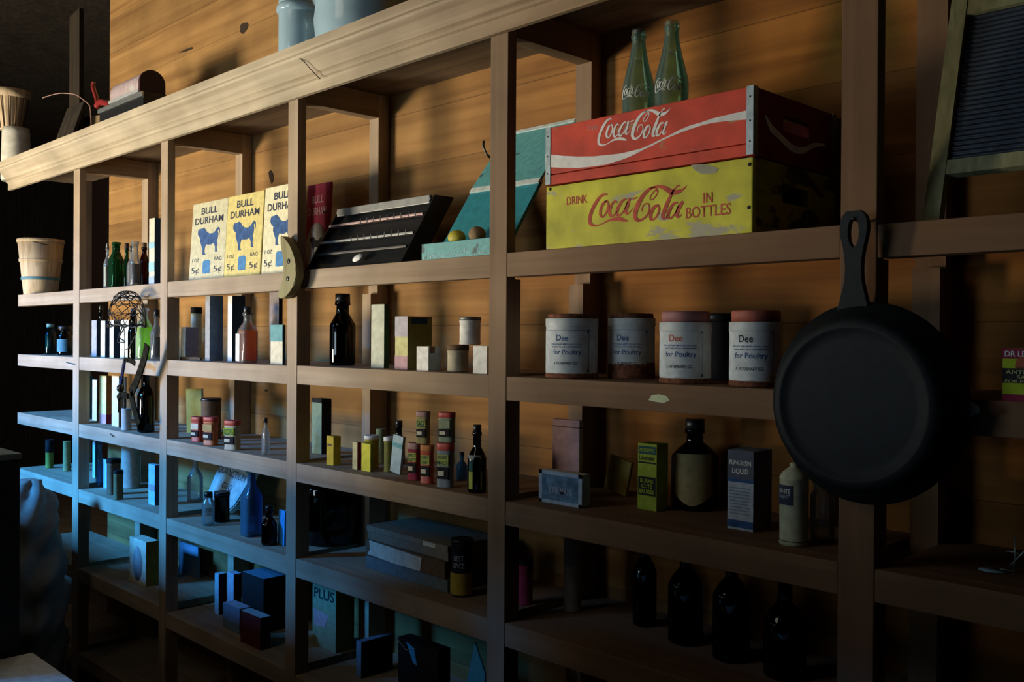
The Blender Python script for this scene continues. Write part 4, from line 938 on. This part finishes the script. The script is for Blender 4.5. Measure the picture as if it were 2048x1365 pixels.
carton('low_box', 'dark red box at the front edge of the lowest shelf', 'box', 484, 524, 545, 1230, 'E', 2, .03, paper('dark red card', (.12, .02, .02)), DARKC, CYAN)
t, w, h, d = carton('tobacco_box', 'pale green box lettered PLUS with a pink emblem, right of the third post', 'box', 628, 675, 712, 1174, 'E', 3, .17, paper('pale olive card', (.30, .33, .20)), OLIVE)
letters(t, 'PLUS', w*.85, h*.17, 0, -d/2-.0006, h*.86, BLACKINK, .02)
bm = new(); poly(bm, [(-w*.45, h*.6), (w*.2, h*.55), (w*.05, h*.35), (-w*.4, h*.33)], -d/2-.0008, -d/2); obj('pink_emblem', bm, PINK, t)
carton('dark_box', 'dark box with a bluish left edge at the bottom of the picture', 'box', 716, 726, 790, 1285, 'E', 3, .11, BLUEB, DARKC)
t, w, h, d = carton('dark_box', 'black box with a frayed string on top, bottom centre', 'box', 800, 880, 905, 1290, 'E', 3, .06, DARKC)
bm = new(); tube(bm, smooth([(-w*.5, -d/2-.002, h*.96), (-w*.35, -d/2-.003, h*.90), (-w*.28, -d/2-.002, h*.86), (-w*.15, -d/2-.003, h*.90), (0, -d/2-.002, h*.93)], 4), .001, 5); obj('string', bm, GREY, t)
bm = new(); poly(bm, [(-w*.28, h*.98), (-w*.08, h*.92), (w*.0, h*.70), (-w*.1, h*.72)], -d/2-.002, -d/2-.0005); obj('blue_scrap', bm, paper('blue paper', (.06, .42, .90)), t)
q0 = gx(935, .03); q1 = gx(974, .03)
t = thing('folded_paper', 'bright blue folded paper standing against the fourth post at the bottom', 'paper', ((q0+q1)/2, .03, Z(ZT['E', 3])))
bm = new(); w = q1-q0; zt = gz(955, 1287, .03)-Z(ZT['E', 3]); poly(bm, [(-w*.35, 0), (w*.5, 0), (w*.5, zt*.75), (-w*.02, zt), (-w*.5, zt*.55)], 0, .004); obj('sheet', bm, paper('blue paper', (.06, .42, .90)), t)

# ------------------------------------------------------------------ hung in front
# cast iron skillet on the fifth post, base outwards
Yr = -.022; pc = at(1733, 806, Yr)
t = thing('cast_iron_skillet', 'black cast iron skillet hanging bottom-out on the right-hand post', 'skillet', (pc.x, Yr, pc.z))
R1, R0, dp = .146, .121, .052
bm = new()
lathe(bm, [(R1*.985, 0), (R1, -.001), (R1+.001, -.005), (R1-.003, -.008), (R0+.006, -dp+.010), (R0, -dp+.002), (R0-.004, -dp), (R0-.010, -dp-.0015), (R0-.013, -dp-.0015), (R0-.016, -dp+.001), (R0-.03, -dp+.0015), (0, -dp+.0015)], 72, axis='Y')
lathe(bm, [(R1*.985, 0), (R1*.96, -.001), (R0-.002, -dp+.010), (R0-.01, -dp+.0055), (0, -dp+.0055)], 72, axis='Y')
bmesh.ops.remove_doubles(bm, verts=bm.verts, dist=1e-5)
obj('pan_body', bm, IRON, t)
bm = new()
hpts = [(.024, R1-.012), (.018, R1+.010), (.0135, R1+.03), (.012, R1+.05), (.0145, R1+.075), (.019, R1+.095), (.0205, R1+.110), (.018, R1+.124), (.010, R1+.133)]
outl = smooth([(a, z) for a, z in hpts], 4)
outl = outl+[(-a, z) for a, z in outl[::-1]]
n = len(outl); hole = [(.0085*math.cos(2*PI*k/24), R1+.102+.022*math.sin(2*PI*k/24)) for k in range(24)]
def ringpoly(bm, outer, hole, y0, y1):
    for yy in (y0, y1):
        e = []
        for loop in (outer, hole):
            vs = [bm.verts.new((a, yy, z)) for a, z in loop]
            e += [bm.edges.new((vs[i], vs[(i+1) % len(vs)])) for i in range(len(vs))]
            if yy == y0: ringpoly.l.append(vs)
            else: ringpoly.m.append(vs)
        bmesh.ops.triangle_fill(bm, edges=e, use_beauty=True, use_dissolve=False)
    for va, vb in zip(ringpoly.l, ringpoly.m):
        for i in range(len(va)):
            j = (i+1) % len(va); bm.faces.new((va[i], va[j], vb[j], vb[i]))
ringpoly.l, ringpoly.m = [], []
ringpoly(bm, outl, hole, -.014, -.002)
obj('handle', bm, IRON, t, (gx(1713, Yr)-pc.x, 0, 0))
bm = new(); poly(bm, [(R1-.006, .014), (R1+.012, .004), (R1+.014, 0), (R1+.012, -.005), (R1-.006, -.015)], -.010, -.001); obj('pour_spout', bm, IRON, t)
bm = new(); tube(bm, [(gx(1713, Yr)-pc.x, .0215, R1+.118), (gx(1713, Yr)-pc.x, -.018, R1+.121)], .002, 6); tag(obj('nail', bm, WIRE, None, tuple(t.location)), 'iron nail holding the skillet on the right-hand post', 'nail')

# wooden crescent on the third post
YH = -.018
P = [(568, 474), (577, 478), (588, 494), (596, 515), (600, 540), (597, 565), (588, 583), (576, 596), (566, 597), (562, 590), (568, 577), (573, 560), (575, 540), (574, 520), (571, 500)]
q = [at(x, y, YH) for x, y in P]; cx = sum(p.x for p in q)/len(q); cz = sum(p.z for p in q)/len(q)
t = thing('wooden_crescent', 'olive wooden crescent with two dark holes, hanging on the third post', 'tool', (cx, YH, cz))
bm = new(); poly(bm, smooth([(p.x-cx, p.z-cz) for p in q], 3, True), -.012, .012); bmesh.ops.bevel(bm, geom=[e for e in bm.edges], offset=.0025, segments=1, affect='EDGES')
obj('body', bm, wood('olive wood', (.22, .20, .10), (.36, .33, .18), 'Z', scale=3), t)
for x, y in ((574.5, 523), (572.5, 558)):
    p = at(x+3, y, YH-.012); bm = new(); lathe(bm, [(.0065, .002), (.0065, -.0008), (.003, -.0012), (0, -.0012)], 16, axis='Y'); obj('hole', bm, BLACK, t, (p.x-cx, -.0125, p.z-cz))

# wire muzzle and leather straps
YM = -.055; mc = at(254, 640, YM)
t = thing('wire_muzzle', 'old wire muzzle dome with a leather strap hanging from the top shelf edge', 'muzzle', (mc.x, YM, mc.z))
bm = new(); rm = .084
def dome(th, ph):  # th around vertical, ph 0 rim .. 1 crown
    rr_ = rm*max(math.cos(ph*PI/2), .02)**.7; return Vector((rr_*math.cos(th), rr_*.65*math.sin(th), -.02+.115*math.sin(ph*PI/2)))
for k in range(18):
    th = 2*PI*k/18; tube(bm, [dome(th+.35*math.sin(q*1.3+k), q/8) for q in range(9)], .0014, 5)
for ph in (0, .22, .42, .62, .8):
    tube(bm, [dome(2*PI*q/28, ph+.03*math.sin(q*1.7)) for q in range(29)], .0026 if ph in (0, .62) else .0013, 5)
obj('wire_cage', bm, WIRE, t)
bm = new(); tube(bm, smooth([(-.035, 0, -.02), (-.045, -.01, -.06), (-.03, -.015, -.075), (.01, -.01, -.072), (-.03, -.012, -.058), (0, -.01, -.03)], 5), .0022, 5)
tube(bm, smooth([(0, -.01, -.02), (.012, -.012, -.08), (.008, -.012, -.13), (-.006, -.012, -.17)], 5), .0014, 5)
tube(bm, smooth([(.07, 0, .02), (.085, -.005, -.04), (.045, -.012, -.09), (.012, -.012, -.10)], 5), .0016, 5)
obj('tie_wires', bm, WIRE, t)
LEATH = mat('dark leather', (.020, .018, .012), rough=1, spec=.0, var=.35)
def strap(pts, wd, th, m, name='leather_strap', par=t):
    bm = new(); q = smooth(pts, 6); prev = None
    for i, p in enumerate(q):
        a, b = Vector(q[max(0, i-1)]), Vector(q[min(len(q)-1, i+1)]); d = (b-a).normalized(); u = d.cross(Vector((0, 1, 0))).normalized()*wd/2; n_ = Vector((0, th/2, 0)); p = Vector(p)
        c = [bm.verts.new(p+s*u+r_*n_) for s, r_ in ((-1, -1), (1, -1), (1, 1), (-1, 1))]
        if prev:
            for k in range(4): bm.faces.new((prev[k], prev[(k+1) % 4], c[(k+1) % 4], c[k]))
        else: bm.faces.new(c)
        prev = c
    bm.faces.new(prev[::-1]); return obj(name, bm, m, par)
def mp(x, y, Y=YM): p = at(x, y, Y); return (p.x-mc.x, Y-YM, p.z-mc.z)
strap([mp(294, 690), mp(290, 712), mp(282, 738), mp(272, 765), mp(262, 788)], .034, .004, LEATH)
strap([mp(250, 718), mp(246, 740), mp(243, 760), mp(240, 775)], .016, .004, mat('navy leather', (.015, .02, .05), rough=1, spec=.0))
strap([mp(250, 720), mp(262, 722), mp(270, 728)], .016, .004, LEATH)
strap([mp(262, 785), mp(268, 815), mp(278, 850)], .030, .004, LEATH)
bm = new(); c_ = mp(241, 777, YM-.006); lathe(bm, [(0, .012), (.010, .009), (.014, 0), (.010, -.009), (0, -.012)], 16, axis='Y', cx=c_[0], cy=c_[1], cz=c_[2]); obj('round_buckle', bm, mat('blackened brass', (.08, .07, .05), rough=.2, metal=.8), t)
strap([mp(236, 798), mp(242, 790), mp(256, 793)], .018, .006, LEATH, 'strap_end')
bm = new(); tube(bm, [mp(237, 798), mp(237, 826)], .002, 5); tube(bm, [mp(250, 795), mp(250, 818)], .003, 5); obj('lace', bm, LEATH, t)

# ------------------------------------------------------------------ on top of the cornice
zT = .7055
def topat(xl, xr, Y, ytop): return cyl_pos(xl, xr, Y, ytop, zT)
ENAM = mat('blue enamel', (.34, .50, .60), rough=.12, spec=.6, var=.05, scale=8)
X, r, h = topat(552, 642, .12, -110)
t = thing('enamel_pitcher', 'light blue enamel pitcher standing on the cornice, cut off by the top of the picture', 'pitcher', (X, .12, Z(zT)))
bm = new(); lathe(bm, [(r*.94, 0), (r, .004), (r, h*.55), (r*1.02, h*.57), (r*.98, h*.62), (r*.8, h*.85), (r*.9, h), (r*.86, h), (r*.76, h*.85), (r*.9, h*.6), (r*.95, .01), (0, .008)], 40); obj('body', bm, ENAM, t)
bm = new(); lathe(bm, [(r*1.0, h*.50), (r*1.10, h*.52), (r*1.11, h*.545), (r*1.0, h*.57)], 40); obj('rolled_band', bm, ENAM, t)
bm = new(); tube(bm, smooth([(-r*1.0, 0, h*.52), (-r*1.22, -.01, h*.42), (-r*1.28, -.015, h*.25), (-r*1.05, -.01, h*.08)], 6), .0016); obj('bail_wire', bm, WIRE, t)
X, r, h = topat(618, 850, .17, -40); r = min(r, .135)
t = thing('enamel_basin', 'pale blue enamel wash bowl beside the pitcher on the cornice', 'basin', (X, .155, Z(zT)))
h = .19
bm = new(); lathe(bm, [(r*.42, 0), (r*.62, .010), (r*.82, h*.20), (r*.95, h*.42), (r, h*.70), (r*.96, h*.92), (r*1.02, h), (r*.98, h), (r*.93, h*.9), (r*.96, h*.7), (r*.9, h*.45), (r*.6, .014), (0, .012)], 48); obj('bowl', bm, ENAM, t)

# domed mail box shaped tin
Ya = .03; Xl, Xr = gx(229, Ya), gx(287, Ya); L = Xr-Xl
t = thing('domed_tin_box', 'round-topped lilac-grey metal box with a dark maroon end, standing on the cornice', 'box', ((Xl+Xr)/2, Ya+.075, Z(zT+.0)))
zp = gz(200, 214, 0)-Z(zT); hh = gz(260, 162, .05)-Z(zT)-zp-.0005; D2 = .042
t.location = ((Xl+Xr)/2, .052, Z(zT)+zp+.0005)
def arch(D, h, n=14): return [(-D, 0)]+[(-D*math.cos(PI*k/n), h-D+D*math.sin(PI*k/n)) for k in range(n+1)]+[(D, 0)]
bm = new(); A_ = arch(D2, hh)
v = [[bm.verts.new((xx, y, z)) for y, z in A_] for xx in (-L/2, L/2)]
for i in range(len(A_)):
    j = (i+1) % len(A_); f = bm.faces.new((v[0][i], v[0][j], v[1][j], v[1][i]))
bm.faces.new(v[0]); bm.faces.new(v[1][::-1]); obj('shell', bm, mat('lilac grey metal', (.45, .36, .38), rough=.55, var=.15, dirt=(.5, .48, .46), dirt_amt=.04, scale=60), t)
bm = new(); A2 = arch(D2+.003, hh+.003); v = [[bm.verts.new((xx, y, z)) for y, z in A2] for xx in (L/2+.0002, L/2+.012)]
for i in range(len(A2)):
    j = (i+1) % len(A2); bm.faces.new((v[0][i], v[0][j], v[1][j], v[1][i]))
bm.faces.new(v[0]); bm.faces.new(v[1][::-1]); obj('end_cap', bm, mat('dark maroon metal', (.05, .018, .018), rough=.6), t)
bm = new(); box(bm, -L/2-.005, L/2+.003, -D2-.005, -D2-.0005, .0, .010, .001); obj('base_flange', bm, mat('pale blue tin', (.45, .50, .52), rough=.4, metal=.3), t)
# black sewing device with chrome rails
Yc = .0; Xl, Xr = gx(191, Yc), gx(278, Yc)
t = thing('metal_press', 'black metal press with two bright rails, left of the domed box on the cornice', 'press', ((Xl+Xr)/2, Yc+.06, Z(zT)))
L = Xr-Xl; ht = gz(200, 215, Yc)-Z(zT)
bm = new(); box(bm, -L/2, L/2, -.05, .045, 0, ht, .002); obj('body', bm, BLACK, t)
CHR = mat('worn chrome', (.6, .66, .68), rough=.25, metal=.8)
for zz in (.38, .86):
    bm = new(); box(bm, -L/2-.004, L/2+.004, -.056, -.0505, ht*zz, ht*(zz+.13), .001); obj('rail', bm, CHR, t)
REDH = mat('dark red enamel', (.28, .03, .03), rough=.15, spec=.7)
hx, _, hz = (gx(188, 0)-t.location.x, 0, 0)
def tp(x, y, Y=.02): p = at(x, y, Y); return (p.x-t.location.x, Y-t.location.y, p.z-t.location.z)
bm = new(); tube(bm, smooth([tp(187, 164), tp(186, 172), tp(189, 184), tp(193, 196), tp(194, 206), tp(194, 214)], 5), .008, 10); obj('red_handle', bm, REDH, t)
bm = new(); tube(bm, smooth([tp(194, 213), tp(200, 205), tp(212, 206), tp(222, 212)], 5), .012, 10); obj('red_lever', bm, REDH, t)
# splint basket on a white crock
X, r, h = topat(2, 58, .10, 258)
tc_ = thing('white_crock', 'white enamel pail under the splint basket at the left end of the cornice', 'pail', (X, .10, Z(zT)))
bm = new(); lathe(bm, [(r*.95, 0), (r*1.02, .01), (r, h*.5), (r*.95, h*.9), (r*.9, h), (r*.5, h)], 32); obj('body', bm, mat('white enamel', (.72, .72, .64), rough=.35, dirt=(.5, .45, .35), dirt_amt=0, scale=40), tc_)
zb = zT+h+.0005; X2, r2, h2 = cyl_pos(-16, 56, .10, 184, zb)
t = thing('splint_basket', 'splint wood berry basket standing on the white pail', 'basket', (X2, .10, Z(zb)))
bm = new(); rt = .078; lathe(bm, [(rt*.62, 0), (rt, h2), (rt*.95, h2), (rt*.58, .004), (0, .004)], 14); 
for f in bm.faces: f.smooth = False
obj('staves', bm, SPLINT, t)
bm = new(); lathe(bm, [(rt*.95, h2*.8), (rt*1.04, h2*.8), (rt*1.06, h2*1.0), (rt*1.0, h2*1.0)], 32); obj('rim_band', bm, SPLINT, t)
bm = new()
for k in range(14):
    a = 2*PI*(k)/14; tube(bm, [(rt*.635*math.cos(a), rt*.635*math.sin(a), .004), (rt*.97*math.cos(a), rt*.97*math.sin(a), h2*.8)], .0022, 4)
obj('stave_gaps', bm, BROWNC, t)
# dark leaning plank, tan board, wire
p = at(66, 292, .10); q = at(92, 198, .10)
o = new(); slab(0, .010, .10, q.z-Z(zT), .012, -.10, .10, o); pl = obj('leaning_plank', o, DARKW, None, (-4.36, .13, Z(zT)), (0, .0, 0)); tag(pl, 'dark narrow plank leaning between the pail and the tan board', 'plank')
o = new(); pts = [(-.04, 0), (.36, 0), (.36, .14), (.30, .24), (.05, .27), (-.04, .22)]
poly(o, pts, 0, .012); pl = obj('tan_board', o, wood('tan board', (.16, .11, .06), (.28, .2, .11), 'X'), None, (-4.42, .262, Z(zT)+.002), (-.05, 0, 0)); tag(pl, 'tan fibre board standing at the back, left of the black press on the cornice', 'board')
o = new(); tube(o, smooth([tuple(at(x, y, .06)) for x, y in ((85, 196), (100, 191), (118, 187), (135, 187), (150, 189), (162, 196), (172, 204), (178, 210), (181, 222))]+[(gx(183, .06), .06, Z(zT)+.0025)], 5), .0022, 5); pl = obj('curved_wire', o, mat('pale wire', (.5, .32, .28), rough=.4, metal=.3)); tag(pl, 'thin pale curved wire rising over the tan board', 'wire')
# hanging dark strap on the far left wall
o = new(); slab(0, 0, .03, .75, .02, -.06, .06, o); pl = obj('dark_plank', o, wood('dim brown wood', (.022, .017, .011), (.04, .03, .02), 'Z'), None, (-4.36, .225, Z(zT)+.0076), (0, -.12, 0)); tag(pl, 'tall dim brown plank leaning in the dark corner above the cornice', 'plank')

# ------------------------------------------------------------------ washboard at the right
zW = Z(ZT['A', 5]); PALE = wood('pale green wood', (.24, .25, .13), (.38, .38, .22), 'Z', scale=2)
xl0 = gx(1845, .07)
t = thing('washboard', 'wooden framed washboard with dark ribbed blue-black panel, leaning at the upper right', 'washboard', (xl0, .055, zW+.0062), (0, 0, 0))
tilt_y = lambda z: .01+z*.30
Ww = .30
def wb(x0, x1, z0, z1, th=.018, oy=0, m=PALE, name='rail'):
    b = new(); slab(tilt_y(z0)+oy, z0, tilt_y(z1)+oy, z1, th, x0, x1, b); return obj(name, b, m, t)
wb(0, .024, 0, .508, name='side_rail'); wb(Ww-.024, Ww, 0, .508, name='side_rail')
zA5 = gz(1900, 343, .10)-zW; zB5 = gz(1950, 25, .18)-zW
wb(.0245, Ww-.0245, zA5-.012, zA5+.010, .016, .001, name='cross_rail'); wb(.0245, Ww-.0245, zB5-.012, zB5+.012, .016, .001, name='cross_rail')
wb(.0245, Ww-.0245, zB5+.0125, .505, .010, .004, m=mat('sage panel', (.16, .22, .15), rough=.7), name='top_panel')
b = new(); n = 30; zz0, zz1 = zA5+.0105, zB5-.0125; BLP = mat('blue black zinc', (.035, .05, .075), rough=.35, metal=.4)
prev = None
for k in range(n*4+1):
    z = zz0+(zz1-zz0)*k/(n*4); y = tilt_y(z)+.010-.0028*abs(math.sin(PI*k/4))
    c_ = (b.verts.new((.0245, y, z)), b.verts.new((Ww-.0245, y, z)))
    if prev: b.faces.new((prev[0], prev[1], c_[1], c_[0])).smooth = True
    prev = c_
obj('ribbed_panel', b, BLP, t)
# wire toy with a paper tag on the third shelf, right edge
p = on(1985, 1143, ZT['C', 5]); p2 = on(2026, 1146, ZT['C', 5])
t = thing('wire_stand', 'thin wire stand with a pale blue paper tag lying beside it, lower right edge', 'wire stand', (p2.x, p2.y, Z(ZT['C', 5])))
def lp(x, y): q = at(x, y, p2.y); return (q.x-p2.x, 0, max(q.z-Z(ZT['C', 5]), .002))
b = new(); tube(b, [lp(2028, 1146), lp(2030, 1110), lp(2030, 1072)], .0011, 5); tube(b, [lp(2016, 1144), lp(2022, 1130), lp(2048, 1104), lp(2075, 1080)], .0011, 5); tube(b, [lp(2012, 1103), lp(2030, 1105), lp(2045, 1114)], .0011, 5); tube(b, [lp(2030, 1146), lp(2010, 1148), lp(2000, 1147)], .0011, 5); obj('wire_frame', b, mat('bright wire', (.4, .5, .5), rough=.3, metal=.6), t)
b = new(); lathe(b, [(.001, 0), (.016, 0), (.016, .0006), (.001, .0006)], 20, sx=1.2, sy=.9); obj('paper_tag', b, CYAN, t, (p.x-p2.x, p.y-p2.y, .001), (0, 0, .2))

# ------------------------------------------------------------------ counter and things in front, lower left
cc = at(65, 1305, -.72)
zc = cc.z
b = new(); box(b, cc.x, 1.2, -1.30, -.72, zc-.03, zc, .003); 
t = thing('store_counter', 'store counter with a pale top, its corner just showing at the lower left', 'counter', (-.4, -1.0, 0))
for v in b.verts: v.co += Vector((.4, 1.0, 0))
obj('counter_top', b, mat('pale counter', (.52, .55, .54), rough=.5), t)
b = new(); box(b, cc.x+.04+.4, 1.6, -.26, .24, 0, zc-.0305); obj('counter_body', b, DARKW, t)
ce = at(41, 907, -.74)
t = thing('dark_cabinet', 'dark blue cabinet with a pale top at the left edge', 'cabinet', (ce.x-.21, -.90, 0))
b = new(); box(b, -.21, .21, -.17, .16, 0, ce.z-.012, .003); obj('body', b, mat('blue black paint', (.012, .022, .03), rough=.5), t)
b = new(); box(b, -.212, .212, -.172, .162, ce.z-.0118, ce.z, .002); obj('top', b, mat('pale teal top', (.20, .30, .30), rough=.6), t)  # top in a paler teal than the body
# unseen block added left of the cabinet to shade the low shelves
b = new(); box(b, -5.7, ce.x-.43, -1.05, -.74, 0, 1.10, .003); tag(obj('left_shade_block', b, DARKW), 'unseen dark block added left of the dark cabinet to shade the low shelves', 'counter')
b = new(); box(b, -1.90, -1.12, -1.285, -1.07, zc+.0005, 1.30, .004); tag(obj('counter_shade_block', b, DARKW), 'unseen long dark showcase standing on the store counter, out of the picture', 'blocker')  # unseen block added to keep light off the lower right shelves
# crumpled sack behind the cabinet
sp_ = at(64, 960, -.20)
b = new(); prof = []
for i in range(61):
    u = i/60; z = u*sp_.z; r = (.04+.062*math.sin(PI*min(1, .25+u*.62)))*(1 if u < .85 else 1-(u-.85)*3.5)
    prof.append((r, z))
lathe(b, prof, 48)
for v in b.verts:
    n_ = math.sin(v.co.x*70+v.co.z*23)*math.sin(v.co.y*60-v.co.z*31)*.016+math.sin(v.co.z*38+v.co.x*45)*.012+abs(math.sin(v.co.z*90+v.co.y*80))*.007
    a = math.atan2(v.co.y, v.co.x); v.co.x += n_*math.cos(a); v.co.y += n_*math.sin(a)
tag(obj('cloth_sack', b, paper('grey cloth', (.20, .20, .18), scale=25), None, (sp_.x, -.20, 0)), 'crumpled pale grey cloth sack just right of the dark cabinet', 'sack')
